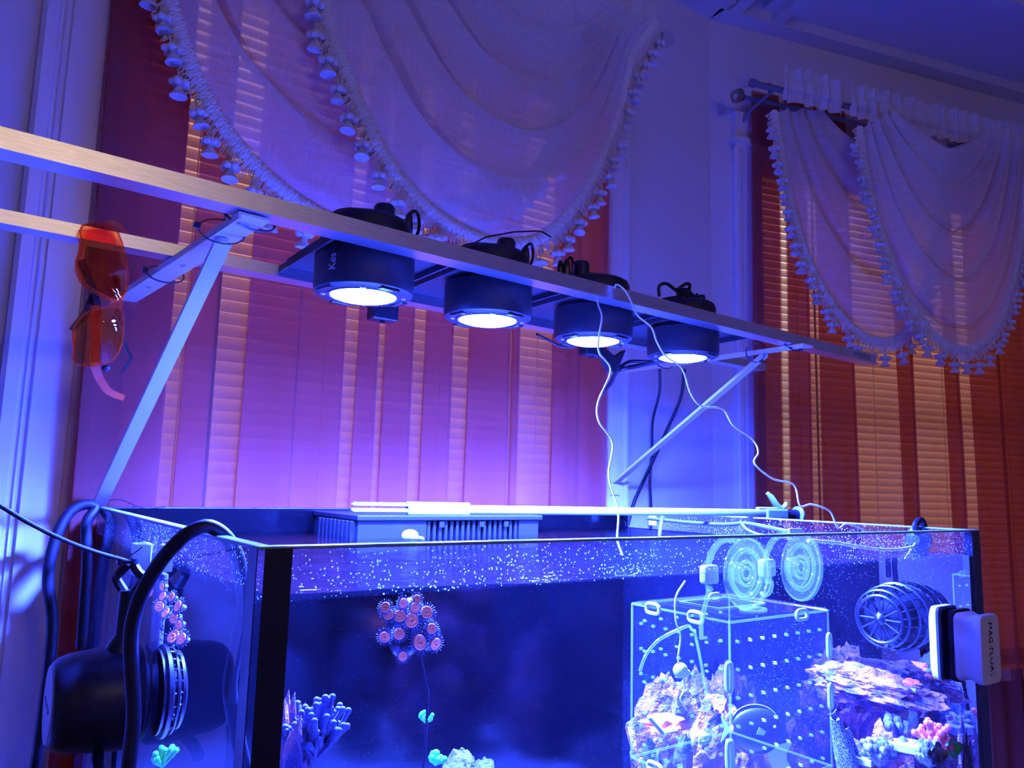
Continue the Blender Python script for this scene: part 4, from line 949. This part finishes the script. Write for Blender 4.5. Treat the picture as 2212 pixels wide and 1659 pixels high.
# things inside the box
bc = PY(1470, 1448, .60)
fb = thing('float_ball', 'small white float ball on a thin line inside the clear box', 'float', bc - ZZ * .009)
MB().ball(bc, .0082, 16, 10, (1.1, .9, 1)).build('ball', 'white_plastic', fb, True)
MB().tube([bc, bc + V3((.009, -.002, -.004))], .0045, 10).build('nipple', 'white_plastic', fb, True)
MB().tube(catmull([PY(x, y, .60) for x, y in ((1480, 1255), (1460, 1290), (1460, 1340), (1470, 1375), (1465, 1420), (1468, 1445))], 30), .0011, 6).build('line', 'line', fb, True)
MB().tube(catmull([PY(x, y, .60) for x, y in ((1477, 1462), (1478, 1490), (1470, 1510), (1484, 1535))], 20), .0009, 6).build('line', 'line', fb, True)
tb = MB().tube(catmull([PY(x, y, .615) for x, y in ((1382, 1450), (1395, 1415), (1420, 1385), (1455, 1365), (1487, 1352), (1494, 1360), (1502, 1362))], 30), .0018, 7)
tag(tb.build('feeding_hook', 'acrylic_edge', smooth=True), 'bent clear plastic rod leaning inside the acclimation box', 'rod')
tb = MB().tube(catmull([PY(x, y, .612) for x, y in ((1500, 1362), (1512, 1420), (1526, 1498))], 16), .0018, 7)
tag(tb.build('feeding_stick', 'acrylic_edge', smooth=True), 'straight clear plastic stick leaning inside the acclimation box', 'rod')

# ---------------------------------------------------------------- rocks, corals, fish
def rock(c, rad, seed, mat, lab, rough=.42, sub=5, cat='rock', name='reef_rock'):
    bm = bmesh.new(); bmesh.ops.create_icosphere(bm, subdivisions=sub, radius=1)
    mb = MB()
    for v in bm.verts:
        p = v.co.copy(); d = 1 + rough * noise.noise(p * 1.6 + V3((seed, 0, 0))) + rough * .55 * noise.noise(p * 4.1 + V3((0, seed, 0))) + rough * .35 * noise.noise(p * 9.0 + V3((0, 0, seed))) + rough * .28 * noise.noise(p * 19.0 + V3((seed, 0, 1))) - rough * .5 * max(0, noise.noise(p * 6.0 + V3((2, seed, 1))) - .15)
        q = V3((c[0] + p.x * rad[0] * d, c[1] + p.y * rad[1] * d, c[2] + p.z * rad[2] * d))
        mb.v.append(V3((min(max(q.x, TX0 + G + .003), TX1 - G - .003), min(max(q.y, TY0 + G + .003), TY1 - G - .003), max(q.z, BOT + .012))))
    bm.verts.index_update(); mb.f = [tuple(v.index for v in f.verts) for f in bm.faces]; bm.free()
    return tag(mb.build(name, mat, smooth=True), lab, cat, 'live rock in the aquarium' if cat == 'rock' else None)
ZB0 = BOT + .03
def tall(px, py, Y, top_z, rx, ry, seed, mat, lab, X=None, rough=.42):
    p = PX(px, py, X) if X else PY(px, py, Y); h = (p.z - ZB0) / 2
    return rock((p.x, p.y, ZB0 + h - .01), (rx, ry, h + .012), seed, mat, lab, rough)
tall(640, 1605, .60, None, .045, .05, 1.3, 'rock', 'pale coralline rock at the front corner of the tank, blue-grey coral on it')
q = PY(470, 1540, .83); rock((q.x, q.y, q.z), (.1, .055, .035), 2.1, 'rock_dark', 'unlit') if False else None
tall(1480, 1505, .80, None, .105, .06, 4.4, 'rock', 'large pink and purple reef rock behind the acclimation box')
tall(1545, 1465, .90, None, .06, .05, 5.2, 'rock', 'rounded purple reef rock rising behind the acclimation box')
p = PX(1860, 1480, 1.065); rock((1.066, p.y - .01, p.z), (.028, .085, .024), 7.7, 'rock', 'ledge of purple reef rock stuck to the right pane below the wave pump', .34)
p = PX(1960, 1492, 1.075); rock((1.08, p.y - .005, p.z - .004), (.016, .022, .015), 8.1, 'rock', 'small reef rock knob on the right pane carrying an orange sponge tile', .45)
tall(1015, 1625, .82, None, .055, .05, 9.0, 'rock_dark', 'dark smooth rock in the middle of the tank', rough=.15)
tall(1930, 1648, None, None, .06, .085, 3.7, 'rock', 'pale purple rock bed under the frag tiles', X=1.03)
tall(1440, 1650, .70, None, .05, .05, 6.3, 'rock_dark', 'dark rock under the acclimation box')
tall(200, 1622, .98, None, .022, .05, 2.6, 'rock', 'pale coralline rock near the back corner, seen below the pump')
tall(2090, 1605, None, None, .02, .02, 5.9, 'rock', 'pale encrusted rock spire in the right front corner', X=1.075)
def coral_clump(c, r, n, br, mat, lab, seed, up=.6, name='coral'):
    rnd = random.Random(seed); o = thing(name, lab, 'coral', c, 'corals'); 
    for k in range(n):
        a = rnd.uniform(0, 6.28); t = rnd.uniform(.1, 1); d = V3((math.cos(a) * t, math.sin(a) * t, up + rnd.uniform(0, .6))).normalized(); L = r * rnd.uniform(.6, 1.1)
        mid = V3(c) + d * L * .5 + V3((rnd.uniform(-1, 1), rnd.uniform(-1, 1), 0)) * r * .08
        MB().tube([V3(c), mid, V3(c) + d * L, V3(c) + d * (L + br * .6)], [br * .8, br, br * 1.25, br * .5], 7).ball(V3(c) + d * L, br * 1.7, 7, 5).ball(mid + d * L * .2, br * 1.5, 7, 5).build('branch', mat, o, True)
    return o
coral_clump(PY(680, 1640, .585), .042, 70, .0016, 'coral_blue', 'blue-grey branching coral on the front corner rock', 1)
coral_clump(PY(920, 1562, .80), .011, 9, .0014, 'coral_green', 'tiny bright green coral on a dark stem', 2)
coral_clump(PY(940, 1652, .76), .013, 14, .002, 'coral_green', 'green coral tuft beside the dark smooth rock', 3)
coral_clump(PX(2020, 1625, 1.02), .034, 22, .0024, 'coral_pink', 'pink branching coral beside the frag tiles', 4, .5)
coral_clump(PX(2058, 1635, 1.03), .014, 10, .004, 'coral_green', 'green coral knob at the right end of the tank', 5)
coral_clump(PX(1900, 1655, 1.0), .03, 40, .0034, 'coral_tan', 'speckled tan finger coral in front of the frag tiles', 6, .9)
coral_clump(PX(2008, 1655, .99), .024, 40, .0034, 'coral_tan', 'speckled tan knobbly coral under the pink coral', 7, .7)
coral_clump(PY(352, 1656, .80), .016, 12, .0018, 'coral_green', 'green coral seen through the left pane below the pump', 8)
coral_clump(PX(1935, 1590, 1.05), .022, 8, .004, 'coral_blue', 'teal branching coral standing on a frag tile', 9)
def frag_tile(p, s, lab, ang, h=.010):
    o = thing('frag_tile', lab, 'tile', p - ZZ * h, 'white frag tiles'); fm = Matrix.Translation(p) @ Matrix.Rotation(ang, 4, 'Z')
    MB().rbox((-s, -s, -h), (s, s, 0), .0015, fm).build('tile', 'tile', o); MB().lathe([(.006, 0), (.004, .004), (0, .006)], 10, fm).build('glue_plug', 'coral_blue', o, True)
    MB().box((-s * .8, -s * .8, -h - .02), (s * .8, s * .8, -h), fm).build('foot', 'rock', o)
frag_tile(PX(1951, 1600, 1.03), .0165, 'thick white frag tile with a glued stem, beside the pink coral', .35, .011)
frag_tile(PX(1866, 1632, 1.0), .014, 'white frag tile beside the netted fish', .2, .009)
def lbox(p, s, mat, lab, name, ang=.3):
    return tag(MB().rbox((-s[0], -s[1], -s[2]), s, min(s) * .3, Matrix.Translation(p) @ Matrix.Rotation(ang, 4, 'Z')).build(name, mat), lab, 'coral')
pt = PX(1967, 1478, 1.07)
ot = thing('sponge_tile', 'grey square tile with an orange sponge ring on the rock ledge', 'tile', pt - ZZ * .012)
MB().rbox((-.013, -.013, -.008), (.013, .013, -.002), .001, Matrix.Translation(pt)).build('tile', 'tile', ot)
MB().tube([pt + V3((.008 * math.cos(k / 16 * 6.283), .008 * math.sin(k / 16 * 6.283), .001 + .002 * math.sin(k))) for k in range(16)], .004, 7, closed=True).build('sponge', 'coral_orange', ot, True)
p = PY(1435, 1560, .735); o = rock(p, (.03, .02, .008), 3.3, 'coral_orange', 'orange encrusting sponge on the reef rock behind the box', .4, 3, 'sponge', 'sponge')
p = PY(1540, 1540, .80); rock(p, (.014, .014, .012), 3.9, 'coral_orange', 'small orange sponge knob on the reef rock behind the box', .5, 3, 'sponge', 'sponge')
ang = PY(1410, 1570, .70); ot = tag(MB().tube([PY(1402, 1548, .715), PY(1432, 1582, .715), PY(1460, 1576, .715)], .0036, 4).build('tile_chip', 'tile'), 'bent white tile chip lying on rock inside the box view', 'tile')

# polyps
def polyp_meshes():
    sk = MB(); n = 22
    sk.lathe([(.0022, -.006), (.0032, -.001), (.0050, 0), (.0054, .0004)], 22)
    for k in range(n):
        q = 2 * math.pi * k / n; d = V3((math.cos(q), math.sin(q), 0)); sk.tube([d * .0050, d * .0066 + V3((0, 0, .0004)), d * .0078 + V3((0, 0, .0012 if k % 2 else -.0006))], [.00045, .0004, .0002], 4)
    dm = MB().lathe([(0, .0006), (.0012, .0014), (.0016, .0018), (.0021, .0013), (.0030, .0012), (.0041, .0016), (.0046, .0008)], 18)
    return mesh_of(sk, 'polyp', 'polyp_skirt', True), mesh_of(dm, 'oral_disc', 'polyp', True)
PSK, PDM = polyp_meshes()
def colony(pts, plane, face, lab, scale, backing):
    root = thing('zoanthid_colony', lab, 'coral', plane(*pts[len(pts) // 2][:2]), 'corals')
    rnd = random.Random(len(pts))
    for x, y, s in pts:
        c = plane(x, y); dr = (V3(face) + V3((rnd.uniform(-.45, .45), rnd.uniform(-.3, .3), rnd.uniform(-.4, .4)))).normalized()
        m = align_z(c, dr) @ Matrix.Diagonal((s * scale, s * scale, s * scale, 1)); a = place('polyp', PSK, m, root)
        b = bpy.data.objects.new('oral_disc', PDM); col.objects.link(b); b.parent = a; ORG[b] = ORG[root]
    backing(root); return root
ZOA = [(833, 1312, .95), (870, 1303, .95), (896, 1312, 1.0), (921, 1323, 1.2), (839, 1327, 1.0), (863, 1331, 1.1), (888, 1340, 1.35), (932, 1358, 1.0), (831, 1375, 1.0), (863, 1369, 1.05), (905, 1388, 1.45), (940, 1390, 1.15), (870, 1417, .9), (901, 1294, .8)]
YZ = .60
def back1(root):
    for k, (x, y, r) in enumerate(((885, 1325, .014), (862, 1345, .012), (905, 1362, .016), (872, 1388, .013), (925, 1375, .012))):
        MB().ball(PY(x, y, YZ + .02), r, 12, 8).build('base_lobe', 'seam', root, True)
    MB().tube([PY(900, 1375, YZ + .022), PY(925, 1500, YZ + .022), V3((PY(930, 1600, YZ).x, YZ + .022, ZB0))], .0012, 6).build('stem', 'seam', root, True)
colony(ZOA, lambda x, y: PY(x, y, YZ), (-.35, -.9, .25), 'cluster of orange and blue zoanthid polyps seen through the front pane', .98, back1)
ZOA2 = [(326, 1282, .8), (352, 1288, .9), (372, 1290, .9), (345, 1310, 1.0), (386, 1310, 1.1), (360, 1325, 1.1), (378, 1335, 1.1), (352, 1268, .8), (388, 1350, .9), (376, 1376, 1.35), (394, 1380, 1.1)]
XZ2 = .182
def back2(root):
    a, b = PX(352, 1235, XZ2 + .006), PX(352, 1420, XZ2 + .006); MB().rbox((XZ2 + .002, a.y - .02, b.z), (XZ2 + .008, a.y + .02, a.z), .002).build('holder_strip', 'rock_dark', root)
colony(ZOA2, lambda x, y: PX(x, y, XZ2), (-.8, -.5, .3), 'cluster of orange zoanthid polyps on a dark strip inside the left pane', 1.05, back2)

def fish():
    c = PY(1632, 1576, .70); o = thing('surgeonfish', 'round black surgeonfish with an orange tail patch behind the acclimation box', 'fish', c - ZZ * .03)
    d = V3((.80, -.55, .0)).normalized(); side = V3((0, 0, 1)).cross(d).normalized(); L, H, T = .034, .029, .009
    def fn(u, v):
        a = math.pi * u; q = 2 * math.pi * v; x = -math.cos(a); w = math.sin(a) ** .75
        return c + d * (x * L) + V3((0, 0, 1)) * (H * w * math.cos(q) + .003 * x) + side * (T * math.sin(a) ** .9 * math.sin(q))
    b = MB().grid(fn, 26, 22).build('body', 'fish', o, True)
    for s in (1, -1):
        pts = [c + d * (x * L) + ZZ * s * (H * math.sin(math.acos(-x)) ** .75 + .004 * math.sin(math.acos(-x))) for x in [k / 12 * 1.8 - .9 for k in range(13)]]
        mb = MB(); base = [c + d * (x * L) + ZZ * s * (H * .8 * math.sin(math.acos(-x)) ** .75) for x in [k / 12 * 1.8 - .9 for k in range(13)]]
        mb.v = [p + side * .0008 for p in base] + [p + side * .0004 for p in pts] + [p - side * .0004 for p in pts] + [p - side * .0008 for p in base]
        for r in range(3):
            for k in range(12): mb.f.append((r * 13 + k, r * 13 + k + 1, (r + 1) * 13 + k + 1, (r + 1) * 13 + k))
        mb.build('dorsal_fin' if s > 0 else 'anal_fin', 'fish', o, True)
        MB().tube(pts, .0006, 5).build('fin_edge', 'fish_fin', o, True)
    t = c - d * L
    MB().ball(t + d * .003, .006, 12, 8, (1, .6, 1.1)).build('orange_patch', 'fish_orange', o, True)
    tail = [t, t - d * .010 + ZZ * .014, t - d * .014 + ZZ * .017, t - d * .009, t - d * .014 - ZZ * .017, t - d * .010 - ZZ * .014]
    MB().prism([p - side * .0006 for p in tail], side, .0012).build('tail_fin', 'fish_fin', o)
    MB().ball(c + d * (L * .72) + ZZ * .006 - side * .0065, .0022, 10, 6).build('eye', 'fish_fin', o, True)
    MB().prism([c + d * .012 - side * .0085, c + d * .002 - side * .0105 + ZZ * .006, c - d * .002 - side * .0105 - ZZ * .003, c + d * .008 - side * .009 - ZZ * .005], side, .0006).build('pectoral_fin', 'fish_fin', o)
fish()
def netted():
    pts = [PY(x, y, .60) for x, y in ((1803, 1552), (1815, 1590), (1825, 1630), (1838, 1680), (1850, 1740), (1858, 1800))]
    o = thing('netted_fish', 'slender fish with white netted markings diving beside the acclimation box', 'fish', pts[-1])
    path = catmull(pts, 30); rs = []
    for k in range(30):
        t = k / 29; rs.append(.004 + .013 * math.sin(math.pi * min(1, t * .75 + .04)) ** .8)
    MB().tube(path, rs, 18, flat=.6).build('body', 'netted', o, True)
    d = (path[0] - path[1]).normalized(); s = V3((1, 0, .2)).normalized()
    MB().prism([path[1], path[0] + d * .010 + s * .009, path[0] + d * .007, path[0] + d * .010 - s * .009], YY, .001).build('tail_fin', 'netted', o)
    fin = [path[k] + V3((.6, -.2, .25)) * rs[k] * 1.0 for k in range(4, 26)]; fo = [path[k] + V3((.6, -.2, .25)).normalized() * (rs[k] + .006) for k in range(4, 26)]
    MB().prism(fin + fo[::-1], V3((.3, .9, 0)), .001).build('dorsal_fin', 'netted', o)
    MB().ball(path[26] + V3((-.004, -.008, 0)), .0025, 10, 6).build('eye', 'seam', o, True)
netted()

# ---------------------------------------------------------------- hardware on the right pane and loose fittings
p = PX(1985, 1166, TX1 - G - .001)
cl = thing('pane_clip', 'dark suction clip over the rim of the right pane', 'clip', p - ZZ * .018)
MB().lathe([(.018, 0), (.018, .002), (.010, .005), (.006, .009), (0, .009)], 28, align_z(p, V3((-1, 0, 0)))).build('suction_disc', 'hose', cl, True)
MB().tube(catmull([V3((p.x - .004, p.y, p.z + .006)), V3((p.x - .008, p.y, RIM + .004)), V3((TX1 - .004, p.y, RIM + .012)), V3((TX1 + .006, p.y, RIM + .002)), V3((TX1 + .006, p.y, RIM - .03))], 24), .0042, 8).build('hook', 'black', cl, True)
MB().tube([V3((p.x - .01, p.y, p.z - .004)), V3((p.x - .018, p.y + .012, WATER - .01))], .0012, 6).build('probe', 'line', cl, True)
p = PX(1417, 1128, TX1 - .004)
cb = thing('rim_bracket', 'pale square bracket on the far end of the right pane', 'bracket', p - ZZ * .014)
MB().rbox((TX1 - .016, p.y - .008, RIM - .024), (TX1 - G - .0005, p.y + .008, RIM + .003), .001).build('plate', 'ring', cb)
MB().rbox((TX1 - .016, p.y - .008, RIM + .0028), (TX1 + .003, p.y + .008, RIM + .005), .0008).build('lip', 'ring', cb)
p = PY(1718, 1149, .56); tg = thing('cable_tag', 'small white tag on a hose inside the tank', 'tag', p - ZZ * .004)
MB().rbox((p.x - .013, p.y - .0015, p.z - .0042), (p.x + .013, p.y + .0015, p.z + .0042), .0006).build('label', 'ring', tg)
def cable(pts, r, lab, mat='black_matte', n=60, name='power_cable', cat='cable', group='black cables'):
    return tag(MB().tube(catmull(pts, n), r, 10).build(name, mat, smooth=True), lab, cat, group)
cable([PY(1400, 1120, .98), PY(1480, 1128, .90), PY(1560, 1133, .82), PY(1610, 1131, .75), PY(1660, 1140, .66), PY(1705, 1150, .562)], .0032, 'dark hose running along the right end of the tank to a white tag', 'hose', name='hose', cat='hose', group='dark hoses in the tank')
cable([PY(1600, 1128, .76), PY(1615, 1145, .72), PY(1650, 1158, .68), PY(1690, 1158, .66)], .0025, 'dark hose curling down beside the tagged hose', 'hose', name='hose', cat='hose', group='dark hoses in the tank')
cable([PY(1432, 1112, .95), PY(1428, 1130, .94), PY(1424, 1160, .93)], .0035, 'grey tube dipping into the water beside the pale bracket', 'hose', name='hose', cat='hose', group='dark hoses in the tank')
cable([PY(1745, 1168, .56), PY(1800, 1172, .555), PY(1850, 1180, .55), PY(1900, 1187, .55), PY(1940, 1187, .55), PY(1970, 1182, .55)], .0022, 'pale thin tube along the water surface by the suction clip', 'line', name='airline_tube', cat='tube', group='pale thin lines')
# thick pump cables over the left pane
cable([PY(60, 1760, 1.10), PY(80, 1640, 1.11), PY(112, 1370, 1.12), PY(104, 1250, 1.12), PY(120, 1165, 1.12), PY(148, 1110, 1.125), PY(182, 1090, 1.128), PY(208, 1098, 1.126), PY(187, 1130, 1.12), PY(188, 1200, 1.12), PY(184, 1280, 1.12), PY(175, 1400, 1.12)], .0068, 'black cable looping over the back left corner of the tank', n=90)
yb = .585
cable([PY(268, 1760, .62), PY(277, 1659, .62), PY(289, 1551, .62), PY(285, 1460, .62), PY(283, 1370, .62), PY(301, 1295, .615), PY(342, 1220, .605), PY(389, 1166, .59), PY(430, 1140, yb), PY(458, 1139, yb), PY(490, 1162, yb), PY(513, 1204, yb), PY(522, 1262, yb), PY(527, 1320, yb), PY(510, 1400, yb), PY(497, 1490, yb), PY(512, 1581, yb), PY(527, 1659, yb)], .0052, 'thick black cable arching over the left pane in front of the pump', n=110)
cable([PY(215, 1670, .72), PY(210, 1640, .74), PY(218, 1600, .77)], .005, 'black cable running down beneath the pump motor', n=16)
cable([PY(-40, 1070, .62), PY(0, 1092, .63), PY(60, 1128, .65), PY(130, 1163, .68), PY(200, 1190, .72), PY(280, 1213, tie.y)], .0016, 'thin black cord stretched from the left to the pump cable tie', n=40, name='tie_cord', cat='cord')
# lamp leads on the wall and the bundle on the rear rail
cable([PY(1478, 800, 1.06), PY(1470, 860, 1.14), PY(1440, 930, 1.2), PY(1408, 1000, 1.22), PY(1385, 1050, 1.22), PY(1368, 1090, 1.22), PY(1345, 1180, 1.22)], .0038, 'black lamp lead slanting down the wall behind the bracket brace')
cable([PY(1425, 800, 1.06), PY(1424, 850, 1.14), PY(1410, 910, 1.2), PY(1408, 980, 1.22), PY(1404, 1040, 1.22), PY(1406, 1090, 1.22), PY(1406, 1180, 1.22)], .003, 'black lamp lead hanging straight down the wall behind the bracket brace')
cable([PY(1420, 782, .99), PY(1380, 790, 1.01), PY(1345, 797, 1.02), PY(1330, 806, 1.06), PY(1318, 830, 1.1), PY(1300, 850, 1.15)], .0042, 'thick black lead bundled at the rear rail by the window casing')
cable([PY(1440, 778, .985), PY(1400, 781, 1.0), PY(1360, 781, 1.02), PY(1335, 795, 1.03), PY(1316, 798, 1.06)], .003, 'thin black lead bundled at the rear rail by the window casing')
cable([PY(1160, 722, .985), PY(1185, 735, 1.0), PY(1210, 748, 1.0), PY(1240, 750, .99)], .0022, 'short black lead drooping under the rear rail between two lamps', n=20)
mb = MB().prism([PY(x, y, 1.02) for x, y in ((1302, 770), (1312, 755), (1330, 770), (1352, 756), (1338, 790), (1330, 805), (1318, 800))], YY, .012)
tag(mb.build('cable_wrap', 'black_matte'), 'knotted black cloth cable wrap on the rear rail by the casing', 'cable wrap')
# white lines from the rail
s1 = [(1290, 640), (1292, 658), (1300, 684), (1294, 727), (1294, 761), (1319, 800), (1292, 869), (1294, 911), (1323, 957), (1315, 1026), (1332, 1088), (1336, 1120), (1334, 1165), (1345, 1200)]
cable([PY(x, y, .735 - .12 * i / 13) for i, (x, y) in enumerate(s1)], .0012, 'wavy white line dropping from the lamp row straight down into the water', 'line', 120, 'fishing_line', 'line', 'pale thin lines')
s2 = [(1328, 622), (1332, 614), (1350, 627), (1365, 654), (1377, 681), (1407, 707), (1419, 738), (1438, 769), (1473, 796), (1492, 850), (1515, 877), (1561, 884), (1584, 919), (1626, 950), (1638, 977), (1630, 1001), (1669, 1034), (1715, 1048), (1728, 1092), (1753, 1090), (1792, 1104), (1810, 1140), (1830, 1132), (1870, 1148), (1905, 1182)]
cable([PY(x, y, .735 - .14 * min(1, i / 20)) for i, (x, y) in enumerate(s2)], .0012, 'long wavy white line trailing from the front rail past the grabber handle', 'line', 200, 'fishing_line', 'line', 'pale thin lines')

# ---------------------------------------------------------------- orange safety glasses on the rear rail
UP = [(172, 500), (178, 487), (205, 481), (235, 484), (251, 493), (263, 522), (272, 560), (277, 592), (275, 620), (267, 642), (252, 648), (236, 643), (215, 632), (195, 622), (178, 606), (169, 582), (169, 562), (175, 545), (178, 525)]
LO = [(170, 690), (185, 677), (206, 669), (232, 664), (254, 662), (263, 672), (267, 692), (267, 715), (264, 740), (256, 762), (243, 779), (222, 786), (195, 790), (165, 787), (158, 776), (160, 750), (157, 722), (160, 705)]
def glasses(root, dxp, dyp, Y0, parts):
    def pt(x, y, Y=None):
        k = (x - 220) / 55; m = (y - 635) / 150
        return PY(x + dxp, y + dyp, Y0 + .012 * k * k + .012 * m * m)
    for nm, ol in (('upper_lens', UP), ('lower_lens', LO)):
        if nm not in parts: continue
        cx = sum(p[0] for p in ol) / len(ol); cy = sum(p[1] for p in ol) / len(ol); mb = MB(); n = len(ol); R = 5
        for z in (0, .0016):
            for r in range(R + 1):
                for x, y in ol: mb.v.append(pt(cx + (x - cx) * r / R, cy + (y - cy) * r / R) + YY * (z - .006 * (1 - (r / R) ** 2)))
        for q in range(2):
            b = q * (R + 1) * n
            for r in range(R):
                for k in range(n): j = (k + 1) % n; mb.f.append((b + r * n + k, b + r * n + j, b + (r + 1) * n + j, b + (r + 1) * n + k))
        for k in range(n): j = (k + 1) % n; mb.f.append((R * n + k, R * n + j, (2 * R + 1) * n + j, (2 * R + 1) * n + k))
        mb.build(nm, 'orange_lens', root, True)
        MB().tube([pt(x, y) for x, y in ol], .0011, 6, closed=True).build('lens_rim', 'orange', root, True)
    return pt
gp = PY(220, 790, .885); g1 = thing('safety_glasses', 'orange tinted safety glasses with orange temples hanging sideways on the rear rail', 'glasses', gp, 'safety glasses on the rail')
pt = glasses(g1, 0, 0, .885, ('upper_lens', 'lower_lens'))
br = [(236, 643), (252, 648), (267, 642), (266, 655), (264, 672), (254, 662), (232, 664), (240, 654)]
MB().prism([pt(x, y) for x, y in br], YY, .002).build('bridge', 'orange', g1)
def strap(pts, w, th, name, mat, root):
    path = catmull(pts, 40); mb = MB()
    for i, p in enumerate(path):
        t = (path[min(i + 1, 39)] - path[max(i - 1, 0)]).normalized(); s = t.cross(YY).normalized(); ww = w * (1 - .35 * i / 39)
        mb.v += [p + s * ww - YY * th, p - s * ww - YY * th, p - s * ww + YY * th, p + s * ww + YY * th]
    for i in range(39):
        for k in range(4): mb.f.append((4 * i + k, 4 * i + (k + 1) % 4, 4 * i + 4 + (k + 1) % 4, 4 * i + 4 + k))
    mb.f += [(0, 1, 2, 3), (156, 157, 158, 159)]; mb.build(name, mat, root, True)
strap([PY(208, 660, .90), PY(206, 720, .905), PY(205, 780, .91), PY(214, 815, .92), PY(236, 846, .935), PY(268, 860, .95)], .0052, .0009, 'temple', 'orange', g1)
strap([PY(225, 488, .895), PY(245, 482, .915), PY(262, 492, .945), PY(280, 520, .965)], .004, .0009, 'temple', 'orange', g1)
g2 = thing('safety_glasses', 'safety glasses with black temples tucked behind the orange pair on the rear rail', 'glasses', PY(215, 715, .902), 'safety glasses on the rail')
glasses(g2, -5, 3, .902, ('upper_lens',))
strap([PY(174, 562, .925), PY(184, 585, .925), PY(198, 618, .925), PY(208, 645, .925), PY(212, 672, .925)], .0045, .0016, 'temple', 'black', g2)
strap([PY(206, 632, .93), PY(198, 650, .93), PY(180, 682, .93), PY(154, 714, .93)], .0046, .0016, 'temple', 'black', g2)
strap([PY(266, 732, .95), PY(276, 758, .95), PY(282, 770, .95), PY(276, 786, .95), PY(263, 803, .95)], .0022, .0012, 'temple_tip', 'black', g2)
MB().ball(PY(229, 795, .94), .0042, 12, 8, (1, .5, .8)).build('nose_pad', 'black', g2, True)

# ---------------------------------------------------------------- ceiling lamp of the room, behind the viewer
lc = V3((.40, -1.60, CEIL)); cl = thing('ceiling_lamp_offscreen', 'warm three bulb ceiling lamp behind the viewer', 'lamp', lc - ZZ * .32)
MB().lathe([(.07, 0), (.07, -.012), (.02, -.03), (.012, -.03), (.012, -.18), (.03, -.2), (.03, -.23), (0, -.24)], 24, None, lc).build('stem', 'gold', cl, True)
for k in range(3):
    q = 2 * math.pi * k / 3 + .4; d = V3((math.cos(q), math.sin(q), 0)); b = lc + d * .17 + ZZ * -.24
    MB().tube(catmull([lc + ZZ * -.2, lc + d * .08 + ZZ * -.17, lc + d * .15 + ZZ * -.19, b], 16), .007, 8).build('arm', 'gold', cl, True)
    MB().lathe([(.02, 0), (.02, -.02), (.03, -.035)], 16, None, b).build('socket', 'gold', cl, True)
    MB().ball(b - ZZ * .065, .034, 8, 6, (1, 1, 1.15)).build(('front_bulb_offscreen', 'middle_bulb_offscreen', 'rear_bulb_offscreen')[k], 'bulb', cl, True)
